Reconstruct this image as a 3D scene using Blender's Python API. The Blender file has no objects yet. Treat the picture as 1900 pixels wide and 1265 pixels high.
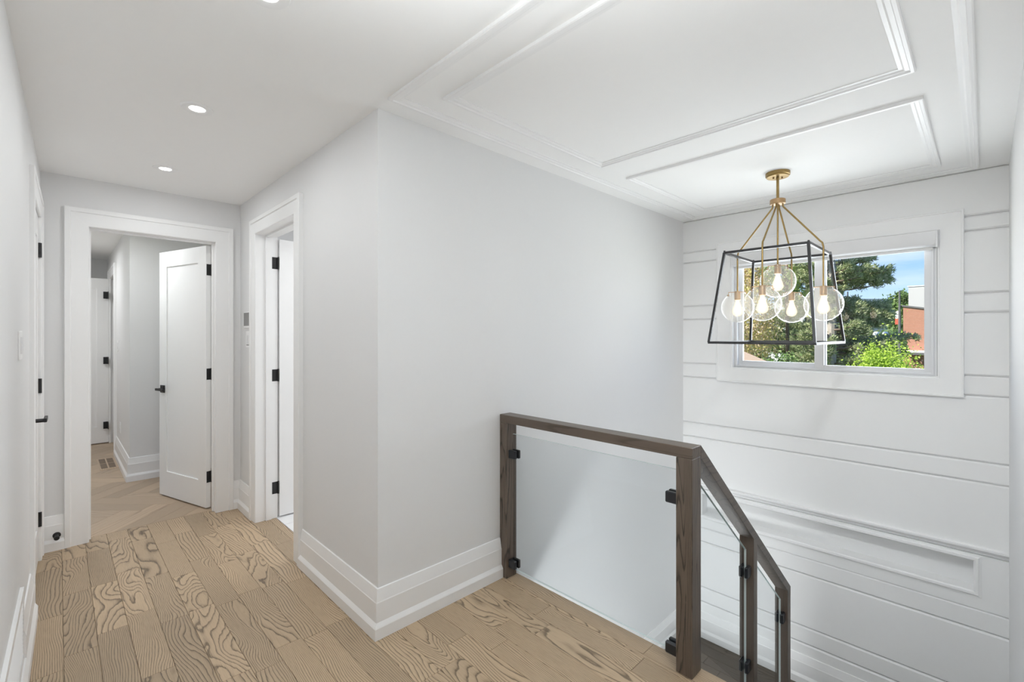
import bpy, bmesh, math, random
import numpy as np
from mathutils import Vector, Matrix

PI = math.pi
SC = bpy.context.scene
COL = SC.collection
rnd = random.Random(7)

# ------------------------------------------------------------------ camera, light, exposure
YAW, FPX, CYPX = 0.795543, 859.6, 621.33
cam_d = bpy.data.cameras.new('camera')
cam = bpy.data.objects.new('camera', cam_d)
COL.objects.link(cam)
cam.location = (0, 0, 1.40)
cam.rotation_euler = (PI/2, 0, YAW)
cam_d.sensor_width = 36.0
cam_d.lens = 36.0 * FPX / 1900.0
cam_d.shift_y = -(632.5 - CYPX) / 1900.0
cam_d.clip_start = 0.02
cam_d.clip_end = 600
SC.camera = cam

SC.view_settings.view_transform = 'Standard'
SC.view_settings.look = 'None'
SC.view_settings.exposure = 0.37
SC.view_settings.gamma = 1.0
SC.view_settings.use_curve_mapping = False
SC.cycles.max_bounces = 16
SC.cycles.diffuse_bounces = 10
SC.cycles.glossy_bounces = 4
SC.cycles.transmission_bounces = 6
SC.cycles.transparent_max_bounces = 24
SC.cycles.caustics_reflective = False
SC.cycles.caustics_refractive = False
SC.cycles.sample_clamp_indirect = 4.0

def light(name, kind, loc, energy, color=(1, 1, 1), rot=(0, 0, 0), **kw):
    d = bpy.data.lights.new(name, kind)
    d.energy = energy; d.color = color
    for k, v in kw.items(): setattr(d, k, v)
    o = bpy.data.objects.new(name, d); COL.objects.link(o)
    o.location = loc; o.rotation_euler = rot
    return o

# sky: clear blue, paler towards the horizon with thin streaks of cloud
w = bpy.data.worlds.new('sky'); SC.world = w; w.use_nodes = True
nt = w.node_tree; nt.nodes.clear()
out = nt.nodes.new('ShaderNodeOutputWorld'); bg = nt.nodes.new('ShaderNodeBackground')
tc = nt.nodes.new('ShaderNodeTexCoord'); sep = nt.nodes.new('ShaderNodeSeparateXYZ')
ramp = nt.nodes.new('ShaderNodeValToRGB')
cr = ramp.color_ramp
cr.elements[0].position = 0.0; cr.elements[0].color = (0.66, 0.78, 0.92, 1)
cr.elements[1].position = 1.0; cr.elements[1].color = (0.10, 0.24, 0.60, 1)
for p, c in ((0.06, (0.52, 0.72, 0.95)), (0.14, (0.25, 0.49, 0.95)), (0.25, (0.18, 0.40, 0.85))):
    e = cr.elements.new(p); e.color = (*c, 1)
mp = nt.nodes.new('ShaderNodeMapping'); mp.inputs['Scale'].default_value = (2.2, 2.2, 16)
nz = nt.nodes.new('ShaderNodeTexNoise'); nz.inputs['Scale'].default_value = 2.0; nz.inputs['Detail'].default_value = 5
cl = nt.nodes.new('ShaderNodeMapRange'); cl.inputs['From Min'].default_value = 0.50; cl.inputs['From Max'].default_value = 0.75
cl.inputs['To Max'].default_value = 0.45
mix = nt.nodes.new('ShaderNodeMix'); mix.data_type = 'RGBA'; mix.inputs['B'].default_value = (0.86, 0.90, 0.96, 1)
L = nt.links.new
L(tc.outputs['Generated'], sep.inputs[0]); L(sep.outputs['Z'], ramp.inputs[0])
L(tc.outputs['Generated'], mp.inputs[0]); L(mp.outputs[0], nz.inputs['Vector']); L(nz.outputs['Fac'], cl.inputs['Value'])
L(cl.outputs[0], mix.inputs['Factor']); L(ramp.outputs[0], mix.inputs['A']); L(mix.outputs['Result'], bg.inputs['Color'])
bg.inputs['Strength'].default_value = 1.0
L(bg.outputs[0], out.inputs['Surface'])

sun = light('sun', 'SUN', (-20, -20, 30), 7.5, (1.0, 0.95, 0.86), angle=0.01)
sun.rotation_euler = Vector((0.50, 0.56, -0.66)).to_track_quat('-Z', 'Y').to_euler()
# daylight coming in at the window, and an added fill light bounced off the ceiling from the camera corner
light('window_daylight', 'AREA', (-0.88, 4.80, 1.55), 29, (0.90, 0.955, 1.0), (math.radians(-108), 0, 0), shape='RECTANGLE', size=1.9, size_y=1.3, spread=math.radians(120))
light('bounce_fill', 'AREA', (-0.30, 0.30, 1.75), 20.5, (0.93, 0.978, 1.0), (PI, 0, 0), shape='DISK', size=0.5, spread=math.radians(130))
light('landing_fill', 'AREA', (-0.25, 1.45, 2.44), 5, (0.93, 0.978, 1.0), (0, 0, 0), shape='DISK', size=0.20)  # unseen fill added for the stairwell; no ceiling fitting here
light('stairwell_fill', 'AREA', (-0.25, 1.25, 2.42), 5.2, (0.93, 0.978, 1.0), (math.radians(52), 0, 0.12), shape='DISK', size=0.20, spread=math.radians(85))  # added fill aimed at the lower part of the window wall
light('stair_foot_fill', 'AREA', (-1.20, 2.75, -1.22), 2.4, (0.93, 0.978, 1.0), (PI, 0, 0), shape='DISK', size=0.7, spread=math.radians(70))  # upward fill added to light the stairwell ceiling from below
light('lower_hall_fill', 'AREA', (-0.60, 0.7, -1.5), 60, (0.93, 0.978, 1.0), (math.radians(75), 0, 0), shape='DISK', size=1.0)  # fill added under the upper floor to brighten the lower stairwell
light('bedroom_fill', 'AREA', (-5.0, 0.2, 2.40), 8, (0.96, 0.985, 1.0), (0, 0, 0), shape='DISK', size=0.5)  # added fill for the room beyond, without a fixture
light('corridor_fill', 'AREA', (-6.9, -0.2, 2.40), 8.5, (0.97, 0.99, 1.0), (0, 0, 0), shape='DISK', size=0.3)  # added fill brightening the corridor, no fixture modelled
light('bathroom_fill', 'AREA', (-3.1, 2.1, 2.38), 13, (0.97, 0.99, 1.0), (0, 0, 0), shape='DISK', size=0.6)  # unseen fill added to keep the bathroom bright

# ------------------------------------------------------------------ materials
MATS = {}
def new_mat(name):
    m = bpy.data.materials.new(name); m.use_nodes = True
    MATS[name] = m
    return m, m.node_tree, m.node_tree.nodes['Principled BSDF']

def plain(name, col, rough=0.5, metal=0.0, noise=0.03, nscale=30, bump=0.0, spec=0.5):
    m, t, b = new_mat(name)
    n = t.nodes.new('ShaderNodeTexNoise'); n.inputs['Scale'].default_value = nscale; n.inputs['Detail'].default_value = 3
    c = t.nodes.new('ShaderNodeTexCoord'); t.links.new(c.outputs['Object'], n.inputs['Vector'])
    r = t.nodes.new('ShaderNodeMix'); r.data_type = 'RGBA'
    r.inputs['A'].default_value = (*[x*(1-noise) for x in col], 1); r.inputs['B'].default_value = (*[min(1, x*(1+noise)) for x in col], 1)
    t.links.new(n.outputs['Fac'], r.inputs['Factor']); t.links.new(r.outputs['Result'], b.inputs['Base Color'])
    b.inputs['Roughness'].default_value = rough; b.inputs['Metallic'].default_value = metal
    b.inputs['Specular IOR Level'].default_value = spec
    if bump:
        bp = t.nodes.new('ShaderNodeBump'); bp.inputs['Strength'].default_value = bump; bp.inputs['Distance'].default_value = 0.002
        t.links.new(n.outputs['Fac'], bp.inputs['Height']); t.links.new(bp.outputs[0], b.inputs['Normal'])
    return m

WALL = plain('wall_paint', (0.77, 0.77, 0.772), 0.75, noise=0.008, nscale=60, bump=0.02, spec=0.25)
CEIL = plain('ceiling_paint', (0.91, 0.91, 0.905), 0.8, noise=0.006, spec=0.2)
TRIM = plain('trim_paint', (0.87, 0.87, 0.87), 0.38, noise=0.006, spec=0.4)
PVC = plain('white_vinyl', (0.76, 0.76, 0.77), 0.35, noise=0.006)
BLACK = plain('black_metal', (0.018, 0.018, 0.019), 0.42, 0.3, noise=0.1)
CLAMPM = plain('clamp_black', (0.02, 0.022, 0.026), 0.3, 0.2, noise=0.1)
GUNMETAL = plain('dark_grey_metal', (0.052, 0.052, 0.054), 0.38, 0.75, noise=0.1)
BRASS = plain('brushed_brass', (0.31, 0.21, 0.08), 0.35, 0.9, noise=0.12, nscale=80)
BRASSD = plain('aged_brass', (0.42, 0.27, 0.14), 0.45, 0.6, noise=0.15, nscale=80)
SCREEN = plain('grey_screen', (0.17, 0.165, 0.16), 0.3, noise=0.05)
TILE = plain('white_tile', (0.86, 0.86, 0.87), 0.25, noise=0.03, nscale=6)
GROUT = plain('grout', (0.55, 0.55, 0.55), 0.9)
VENTD = plain('vent_dark', (0.17, 0.125, 0.088), 0.7)
SLAB = plain('slab_edge', (0.80, 0.80, 0.80), 0.6, noise=0.01)
SUBF = plain('subfloor', (0.07, 0.055, 0.04), 0.9)

def wood(name, axis, light_c, dark_c, K=9.0, across=7.0, along=1.1, rough=0.5, contrast=1.0, obj_random=True, tone=0.14, fine=0.5, lean=160):
    """ash / oak grain: contour lines of a stretched noise field, with fine pores; per-board offset and tone"""
    m, t, b = new_mat(name); N = t.nodes; Lk = t.links.new
    c = N.new('ShaderNodeTexCoord'); oi = N.new('ShaderNodeObjectInfo')
    add = N.new('ShaderNodeVectorMath'); add.operation = 'ADD'
    mul = N.new('ShaderNodeVectorMath'); mul.operation = 'SCALE'; mul.inputs[0].default_value = (17.3, 41.7, 29.1)
    Lk(oi.outputs['Random'], mul.inputs['Scale'])
    Lk(c.outputs['Object'], add.inputs[0]); Lk(mul.outputs[0], add.inputs[1])
    def mapped(al, ac):
        mpn = N.new('ShaderNodeMapping'); s = [ac, ac, ac]; s[axis] = al
        mpn.inputs['Scale'].default_value = s; Lk(add.outputs[0], mpn.inputs[0]); return mpn
    m1 = mapped(along, across)
    n1 = N.new('ShaderNodeTexNoise'); n1.inputs['Scale'].default_value = 1.0; n1.inputs['Detail'].default_value = 1.6
    n1.inputs['Roughness'].default_value = 0.45; n1.inputs['Distortion'].default_value = 0.25
    Lk(m1.outputs[0], n1.inputs['Vector'])
    # second finer field makes the lines wander
    m2 = mapped(7.0, 26.0)
    n2 = N.new('ShaderNodeTexNoise'); n2.inputs['Scale'].default_value = 1.0; n2.inputs['Detail'].default_value = 4
    Lk(m2.outputs[0], n2.inputs['Vector'])
    s2 = N.new('ShaderNodeMath'); s2.operation = 'MULTIPLY_ADD'; s2.inputs[1].default_value = 0.05
    Lk(n2.outputs['Fac'], s2.inputs[0]); Lk(n1.outputs['Fac'], s2.inputs[2])
    # per-board ring count
    kk = N.new('ShaderNodeMath'); kk.operation = 'MULTIPLY_ADD'; kk.inputs[1].default_value = K*1.1; kk.inputs[2].default_value = K*0.65
    Lk(oi.outputs['Random'], kk.inputs[0])
    s3a = N.new('ShaderNodeMath'); s3a.operation = 'MULTIPLY'; Lk(s2.outputs[0], s3a.inputs[0]); Lk(kk.outputs[0], s3a.inputs[1])
    # flat-sawn boards lean to one side: a slope across the board, different for each
    sx = N.new('ShaderNodeSeparateXYZ'); Lk(c.outputs['Object'], sx.inputs[0])
    q1 = N.new('ShaderNodeMath'); q1.operation = 'MULTIPLY'; q1.inputs[1].default_value = 13.77; Lk(oi.outputs['Random'], q1.inputs[0])
    q2 = N.new('ShaderNodeMath'); q2.operation = 'FRACT'; Lk(q1.outputs[0], q2.inputs[0])
    q3 = N.new('ShaderNodeMath'); q3.operation = 'MULTIPLY_ADD'; q3.inputs[1].default_value = 2*lean; q3.inputs[2].default_value = -lean; Lk(q2.outputs[0], q3.inputs[0])
    q4 = N.new('ShaderNodeMath'); q4.operation = 'MULTIPLY'; Lk(q3.outputs[0], q4.inputs[0]); Lk(sx.outputs['XYZ'[1 if axis == 0 else 0]], q4.inputs[1])
    s3 = N.new('ShaderNodeMath'); s3.operation = 'ADD'; Lk(s3a.outputs[0], s3.inputs[0]); Lk(q4.outputs[0], s3.inputs[1])
    fr = N.new('ShaderNodeMath'); fr.operation = 'FRACT'; Lk(s3.outputs[0], fr.inputs[0])
    # ring: soft rise, sharp fall (latewood line)
    r = N.new('ShaderNodeValToRGB'); e = r.color_ramp
    e.elements[0].position = 0.0; e.elements[0].color = (0.12, 0.12, 0.12, 1)
    e.elements[1].position = 1.0; e.elements[1].color = (0.30, 0.30, 0.30, 1)
    for p, v in ((0.08, 0.0), (0.55, 0.07), (0.76, 0.36), (0.87, 1.0), (0.95, 0.95)):
        q = e.elements.new(p); q.color = (v, v, v, 1)
    Lk(fr.outputs[0], r.inputs[0])
    # pores
    m3 = mapped(14.0, 420.0)
    n3 = N.new('ShaderNodeTexNoise'); n3.inputs['Scale'].default_value = 1.0; n3.inputs['Detail'].default_value = 2
    Lk(m3.outputs[0], n3.inputs['Vector'])
    pr = N.new('ShaderNodeMapRange'); pr.inputs['From Min'].default_value = 0.45; pr.inputs['From Max'].default_value = 0.72
    Lk(n3.outputs['Fac'], pr.inputs['Value'])
    pm = N.new('ShaderNodeMath'); pm.operation = 'MULTIPLY'; pm.inputs[1].default_value = 0.38*fine; Lk(pr.outputs[0], pm.inputs[0])
    # break the lines up with the pores
    brk = N.new('ShaderNodeMath'); brk.operation = 'MULTIPLY_ADD'; brk.inputs[1].default_value = 0.6; brk.inputs[2].default_value = 0.55
    Lk(n3.outputs['Fac'], brk.inputs[0])
    ln = N.new('ShaderNodeMath'); ln.operation = 'MULTIPLY'; Lk(r.outputs[0], ln.inputs[0]); Lk(brk.outputs[0], ln.inputs[1])
    sm = N.new('ShaderNodeMath'); sm.operation = 'ADD'; Lk(ln.outputs[0], sm.inputs[0]); Lk(pm.outputs[0], sm.inputs[1])
    ct = N.new('ShaderNodeMath'); ct.operation = 'MULTIPLY'; ct.use_clamp = True; ct.inputs[1].default_value = contrast; Lk(sm.outputs[0], ct.inputs[0])
    mx = N.new('ShaderNodeMix'); mx.data_type = 'RGBA'; mx.inputs['A'].default_value = (*light_c, 1); mx.inputs['B'].default_value = (*dark_c, 1)
    Lk(ct.outputs[0], mx.inputs['Factor'])
    # broad tone: per board and slow clouds
    tn = N.new('ShaderNodeMath'); tn.operation = 'MULTIPLY_ADD'; tn.inputs[1].default_value = 2*tone; tn.inputs[2].default_value = 1.0-tone
    rr = N.new('ShaderNodeMath'); rr.operation = 'FRACT'
    r7 = N.new('ShaderNodeMath'); r7.operation = 'MULTIPLY'; r7.inputs[1].default_value = 7.31; Lk(oi.outputs['Random'], r7.inputs[0]); Lk(r7.outputs[0], rr.inputs[0])
    Lk(rr.outputs[0], tn.inputs[0])
    hv = N.new('ShaderNodeHueSaturation'); Lk(mx.outputs['Result'], hv.inputs['Color']); Lk(tn.outputs[0], hv.inputs['Value'])
    Lk(hv.outputs[0], b.inputs['Base Color'])
    b.inputs['Roughness'].default_value = rough
    b.inputs['Specular IOR Level'].default_value = 0.4
    bp = N.new('ShaderNodeBump'); bp.inputs['Strength'].default_value = 0.25; bp.inputs['Distance'].default_value = 0.0012; bp.invert = True
    Lk(ct.outputs[0], bp.inputs['Height']); Lk(bp.outputs[0], b.inputs['Normal'])
    return m

PLANK = wood('ash_plank', 0, (0.475, 0.355, 0.235), (0.125, 0.088, 0.055), K=20, across=4.6, along=1.4, rough=0.42, contrast=1.0)
CHEV = wood('pale_oak_plank', 0, (0.47, 0.36, 0.255), (0.27, 0.195, 0.135), K=9, across=7, along=0.6, rough=0.42, contrast=0.8)
LANDW = wood('dark_landing_plank', 0, (0.115, 0.092, 0.068), (0.035, 0.027, 0.020), K=10, across=7, along=0.9, rough=0.32)
POSTW = wood('dark_stained_oak_upright', 2, (0.130, 0.100, 0.078), (0.028, 0.022, 0.019), K=17, across=9, along=0.7, rough=0.36, tone=0.08)
RAILW = wood('dark_stained_oak_rail', 0, (0.105, 0.080, 0.062), (0.045, 0.034, 0.027), K=8, across=9, along=0.8, rough=0.36, tone=0.05, contrast=0.8)
RAILY = wood('dark_stained_oak_stair_rail', 1, (0.105, 0.084, 0.068), (0.045, 0.036, 0.030), K=8, across=9, along=0.8, rough=0.36, tone=0.05, contrast=0.8)

def glass(name, tint=(0.97, 0.98, 0.975), refl=1.0, ior=1.5, bump=0.0, bscale=40, haze=0.0, back=0.0):
    m, t, b = new_mat(name); N = t.nodes; N.remove(b); Lk = t.links.new
    o = N['Material Output']
    tr = N.new('ShaderNodeBsdfTransparent'); tr.inputs[0].default_value = (*tint, 1)
    gl = N.new('ShaderNodeBsdfGlossy'); gl.inputs['Roughness'].default_value = 0.02
    f = N.new('ShaderNodeLayerWeight'); f.inputs[0].default_value = 0.5
    pw = N.new('ShaderNodeMath'); pw.operation = 'POWER'; pw.inputs[1].default_value = 5.0
    f0 = ((ior-1)/(ior+1))**2
    sc = N.new('ShaderNodeMath'); sc.operation = 'MULTIPLY_ADD'; sc.inputs[1].default_value = (1-f0)*refl; sc.inputs[2].default_value = f0*refl
    ge = N.new('ShaderNodeNewGeometry'); iv = N.new('ShaderNodeMath'); iv.operation = 'MULTIPLY_ADD'; iv.inputs[1].default_value = -(1-back); iv.inputs[2].default_value = 1.0
    mm = N.new('ShaderNodeMath'); mm.operation = 'MULTIPLY'; mm.use_clamp = True
    mx = N.new('ShaderNodeMixShader')
    Lk(f.outputs['Facing'], pw.inputs[0]); Lk(pw.outputs[0], sc.inputs[0]); Lk(ge.outputs['Backfacing'], iv.inputs[0])
    Lk(sc.outputs[0], mm.inputs[0]); Lk(iv.outputs[0], mm.inputs[1])
    Lk(mm.outputs[0], mx.inputs[0]); Lk(tr.outputs[0], mx.inputs[1]); Lk(gl.outputs[0], mx.inputs[2])
    last = mx
    if bump:
        n = N.new('ShaderNodeTexNoise'); n.inputs['Scale'].default_value = bscale; n.inputs['Detail'].default_value = 3
        c = N.new('ShaderNodeTexCoord'); Lk(c.outputs['Object'], n.inputs['Vector'])
        bp = N.new('ShaderNodeBump'); bp.inputs['Strength'].default_value = bump; bp.inputs['Distance'].default_value = 0.01
        Lk(n.outputs['Fac'], bp.inputs['Height']); Lk(bp.outputs[0], f.inputs['Normal']); Lk(bp.outputs[0], gl.inputs['Normal'])
    if haze:
        df = N.new('ShaderNodeBsdfDiffuse'); df.inputs[0].default_value = (0.9, 0.92, 0.92, 1)
        m2 = N.new('ShaderNodeMixShader'); m2.inputs[0].default_value = haze
        Lk(last.outputs[0], m2.inputs[1]); Lk(df.outputs[0], m2.inputs[2]); last = m2
    Lk(last.outputs[0], o.inputs['Surface'])
    return m
PANE = glass('window_glass', (0.985, 0.99, 0.99), 0.55)
GUARD = glass('guard_glass', (0.94, 0.953, 0.957), 0.8)
GEDGE = plain('glass_edge', (0.80, 0.88, 0.87), 0.2, noise=0.02)
GLOBE = glass('seeded_globe_glass', (0.975, 0.975, 0.97), 1.2, 1.6, bump=0.55, bscale=45, haze=0.12, back=0.7)

def emis(name, col, s):
    m, t, b = new_mat(name)
    b.inputs['Base Color'].default_value = (0.8, 0.8, 0.8, 1)
    b.inputs['Emission Color'].default_value = (*col, 1); b.inputs['Emission Strength'].default_value = s
    return m
LENS = emis('lit_lens', (1.0, 0.98, 0.94), 6.0)
FILA = emis('glowing_filament', (1.0, 0.80, 0.50), 30.0)
def bulb_mat():
    m, t, b = new_mat('lit_bulb_glass'); N = t.nodes; N.remove(b); Lk = t.links.new
    o = N['Material Output']
    tr = N.new('ShaderNodeBsdfTransparent'); tr.inputs[0].default_value = (1.0, 0.96, 0.90, 1)
    em = N.new('ShaderNodeEmission'); em.inputs[0].default_value = (1.0, 0.86, 0.62, 1); em.inputs[1].default_value = 1.5
    lw = N.new('ShaderNodeLayerWeight'); lw.inputs[0].default_value = 0.35
    mr = N.new('ShaderNodeMapRange'); mr.inputs['From Min'].default_value = 0.05; mr.inputs['From Max'].default_value = 0.75
    mr.inputs['To Min'].default_value = 0.75; mr.inputs['To Max'].default_value = 0.12
    mx = N.new('ShaderNodeMixShader')
    Lk(lw.outputs['Facing'], mr.inputs['Value']); Lk(mr.outputs[0], mx.inputs[0]); Lk(tr.outputs[0], mx.inputs[1]); Lk(em.outputs[0], mx.inputs[2])
    Lk(mx.outputs[0], o.inputs['Surface'])
    return m
BULB = bulb_mat()

# ------------------------------------------------------------------ mesh helpers
class MB:
    def __init__(s): s.v = []; s.f = []
    def add(s, vs, fs):
        k = len(s.v); s.v += [tuple(p) for p in vs]; s.f += [tuple(i+k for i in q) for q in fs]; return s
    def box(s, x0, x1, y0, y1, z0, z1):
        vs = [(x, y, z) for z in (z0, z1) for y in (y0, y1) for x in (x0, x1)]
        return s.add(vs, [(0, 2, 3, 1), (4, 5, 7, 6), (0, 1, 5, 4), (2, 6, 7, 3), (0, 4, 6, 2), (1, 3, 7, 5)])
    def bevbox(s, x0, x1, y0, y1, z0, z1, b):
        """box with chamfered edges (24 vertices)"""
        X, Y, Z = (x0, x1), (y0, y1), (z0, z1); sg = (1, -1)
        vs = []; idx = {}
        for i in (0, 1):
            for j in (0, 1):
                for k in (0, 1):
                    c = (X[i], Y[j], Z[k]); d = (sg[i]*b, sg[j]*b, sg[k]*b)
                    for a in range(3):   # a: the axis of the face this vertex lies on
                        p = [c[q] + (0 if q == a else d[q]) for q in range(3)]
                        idx[i, j, k, a] = len(vs); vs.append(p)
        fs = []
        def face(keys):
            pts = [Vector(vs[idx[q]]) for q in keys]; n = Vector((0, 0, 0))
            for q in range(len(pts)): n += pts[q].cross(pts[(q+1) % len(pts)])
            cen = sum(pts, Vector((0, 0, 0)))/len(pts) - Vector(((x0+x1)/2, (y0+y1)/2, (z0+z1)/2))
            q = [idx[x] for x in keys]
            fs.append(tuple(q if n.dot(cen) > 0 else q[::-1]))
        for i in (0, 1):
            face([(i, 0, 0, 0), (i, 1, 0, 0), (i, 1, 1, 0), (i, 0, 1, 0)])
            face([(0, i, 0, 1), (1, i, 0, 1), (1, i, 1, 1), (0, i, 1, 1)])
            face([(0, 0, i, 2), (1, 0, i, 2), (1, 1, i, 2), (0, 1, i, 2)])
        for i in (0, 1):
            for j in (0, 1):
                face([(0, i, j, 1), (1, i, j, 1), (1, i, j, 2), (0, i, j, 2)])
                face([(i, 0, j, 0), (i, 1, j, 0), (i, 1, j, 2), (i, 0, j, 2)])
                face([(i, j, 0, 0), (i, j, 1, 0), (i, j, 1, 1), (i, j, 0, 1)])
                for k in (0, 1): face([(i, j, k, 0), (i, j, k, 1), (i, j, k, 2)])
        return s.add(vs, fs)
    def prism(s, poly, fn, a, b):
        """polygon extruded: fn(u, v, w) -> xyz, w from a to b"""
        n = len(poly)
        vs = [fn(u, v, a) for u, v in poly] + [fn(u, v, b) for u, v in poly]
        fs = [tuple(range(n))[::-1], tuple(range(n, 2*n))] + [(i, (i+1) % n, n+(i+1) % n, n+i) for i in range(n)]
        return s.add(vs, fs)
    def sweep(s, path, prof, fn, closed=False, side=1):
        """profile (offset, height) swept along a 2D path with mitred corners; fn(u, v, h) -> xyz"""
        P = [Vector(p) for p in path]; n = len(P); rows = []
        for i in range(n):
            dp = (P[i]-P[i-1]).normalized() if (closed or i > 0) else None
            dn = (P[(i+1) % n]-P[i]).normalized() if (closed or i < n-1) else None
            if dp is None: dp = dn
            if dn is None: dn = dp
            n1 = Vector((-dp.y, dp.x))*side; n2 = Vector((-dn.y, dn.x))*side
            m = (n1+n2); m = m/max(1e-6, m.length); sc = 1/max(0.2, m.dot(n1))
            rows.append([fn(P[i].x+m.x*sc*o, P[i].y+m.y*sc*o, h) for o, h in prof])
        k = len(prof); vs = [p for r in rows for p in r]; fs = []
        for i in range(n if closed else n-1):
            j = (i+1) % n
            for a in range(k):
                c = (a+1) % k
                fs.append((i*k+a, i*k+c, j*k+c, j*k+a))
        if not closed:
            fs += [tuple(range(k))[::-1], tuple(range((n-1)*k, n*k))]
        return s.add(vs, fs)
    def tube(s, pts, r, n=10):
        pts = [Vector(p) for p in pts]; rs = r if isinstance(r, (list, tuple)) else [r]*len(pts)
        up = Vector((0, 0, 1)); vs = []; fs = []; a = None
        for i, p in enumerate(pts):
            d = ((pts[min(i+1, len(pts)-1)]-pts[max(i-1, 0)])).normalized()
            if a is None:
                a = d.cross(Vector((0.3, 0.9, 0.1)) if abs(d.z) > 0.9 else up).normalized()
            else:
                a = (a - d*a.dot(d)).normalized()
            b = d.cross(a)
            for k in range(n):
                t = 2*PI*k/n; vs.append(p + (a*math.cos(t)+b*math.sin(t))*rs[i])
        for i in range(len(pts)-1):
            for k in range(n):
                fs.append((i*n+k, i*n+(k+1) % n, (i+1)*n+(k+1) % n, (i+1)*n+k))
        fs += [tuple(range(n))[::-1], tuple(range((len(pts)-1)*n, len(pts)*n))]
        return s.add(vs, fs)
    def lathe(s, prof, n=28, c=(0, 0, 0), caps=True):
        """(radius, z) profile turned about a vertical axis through c"""
        vs = []; fs = []; k = len(prof)
        for i in range(n):
            t = 2*PI*i/n
            for r, z in prof: vs.append((c[0]+r*math.cos(t), c[1]+r*math.sin(t), c[2]+z))
        for i in range(n):
            j = (i+1) % n
            for a in range(k-1): fs.append((i*k+a, j*k+a, j*k+a+1, i*k+a+1))
        if caps:
            if prof[0][0] > 1e-4: fs.append(tuple(i*k for i in range(n))[::-1])
            if prof[-1][0] > 1e-4: fs.append(tuple(i*k+k-1 for i in range(n)))
        return s.add(vs, fs)
    def mesh(s, name, mat, smooth=False):
        me = bpy.data.meshes.new(name); me.from_pydata(s.v, [], s.f)
        bm = bmesh.new(); bm.from_mesh(me)
        bmesh.ops.remove_doubles(bm, verts=bm.verts, dist=1e-6)
        bmesh.ops.recalc_face_normals(bm, faces=bm.faces)
        bm.to_mesh(me); bm.free()
        for m in (mat if isinstance(mat, (list, tuple)) else [mat]): me.materials.append(m)
        if smooth:
            me.polygons.foreach_set('use_smooth', [True]*len(me.polygons))
            try: me.set_sharp_from_angle(angle=0.6)
            except Exception: pass
        return me
    def build(s, name, mat, parent=None, smooth=False, bevel=0.0, loc=None):
        o = bpy.data.objects.new(name, s.mesh(name, mat, smooth)); COL.objects.link(o)
        if parent is not None: o.parent = parent
        if loc is not None: o.location = loc
        if bevel:
            b = o.modifiers.new('bevel', 'BEVEL'); b.width = bevel; b.segments = 2; b.limit_method = 'ANGLE'
        return o

def tag(o, label=None, cat=None, group=None, kind=None):
    if label: o['label'] = label
    if cat: o['category'] = cat
    if group: o['group'] = group
    if kind: o['kind'] = kind
    return o
def empty(name, loc=(0, 0, 0), rz=0.0):
    o = bpy.data.objects.new(name, None); COL.objects.link(o); o.location = loc; o.rotation_euler = (0, 0, rz); o.empty_display_size = 0.1
    return o
def struct(o, label=None): return tag(o, label, kind='structure')
def copy_tree(o, parent=None):
    c = o.copy(); COL.objects.link(c)
    if parent is not None: c.parent = parent
    for ch in list(o.children): copy_tree(ch, c)
    return c

# ------------------------------------------------------------------ measures (metres; camera corner at the origin)
H = 2.455                 # ceiling
WX, HY = -1.976, 1.063    # stairwell's left wall (plane x), hall's right wall (plane y)
WY, RX = 4.18, 0.105      # window wall, right wall
LY, EX = -0.112, -4.25    # hall's left wall, hall's end wall
NY = 1.93                 # edge of the upper floor over the stairs
ZL, ZB = -1.33, -2.66     # landing, floor below
ID = lambda x, y, z: (x, y, z)

# ------------------------------------------------------------------ floors
def plank_mesh(Lx, Wy, th, mat, ch=0.0012, poly=None):
    """one board, centred, chamfered round the top"""
    a, b = Lx/2, Wy/2
    ring = poly or [(-a, -b), (a, -b), (a, b), (-a, b)]
    n = len(ring); m = MB()
    cx = sum(p[0] for p in ring)/n; cy = sum(p[1] for p in ring)/n
    def inset(p, d):
        return (p[0] - math.copysign(d, p[0]-cx), p[1] - math.copysign(d, p[1]-cy))
    vs = [(x, y, -th) for x, y in ring] + [(x, y, -ch) for x, y in ring] + [(*inset(p, ch), 0.0) for p in ring]
    fs = [tuple(range(2*n, 3*n))]
    for i in range(n):
        j = (i+1) % n
        fs += [(i, j, n+j, n+i), (n+i, n+j, 2*n+j, 2*n+i)]
    m.add(vs, fs)
    return m.mesh('plank', mat)

def lay(parent, rows, mat, z, gap=0.0005, th=0.012):
    """rows: (x0, x1, y0, y1) boards along X"""
    for x0, x1, y0, y1 in rows:
        o = bpy.data.objects.new('plank', plank_mesh(x1-x0-gap*2, y1-y0-gap*2, th, mat)); COL.objects.link(o)
        o.parent = parent; o.location = ((x0+x1)/2, (y0+y1)/2, z)

fl = struct(MB().box(-4.33, RX, LY, HY+0.145, -0.30, -0.012).box(WX, RX, HY, NY, -0.30, -0.012)
            .build('floor', [SUBF]), 'upper hall floor of short grained ash boards')
PW = 0.1125
rows = []
y = 0.13 - 3*PW
k = 0
known = {0.13: (-4.04, -3.47, -2.90), 0.2425: (-4.16, -3.56, -2.98)}
while y < NY - 0.10:
    y0, y1 = max(y, LY), min(y+PW, NY-0.095)
    if y1 - y0 > 0.01:
        xs = -4.33 if y0 < HY-0.02 else WX
        xe = RX
        x = xs; r2 = random.Random(100+k)
        step = [0.30 + 0.29*((k*0.618) % 1.0)]
        cuts = [xs]
        x = xs + step[0]*0.9
        for q, cc in known.items():
            if abs(q-y) < 0.01:
                cuts += list(cc); x = cc[-1] + 0.58
        while x < xe-0.2:
            cuts.append(x); x += r2.choice((0.46, 0.54, 0.58, 0.60, 0.66))
        cuts.append(xe)
        for a, b in zip(cuts[:-1], cuts[1:]):
            rows.append((a, b, y0, y1))
    y += PW; k += 1
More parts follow.
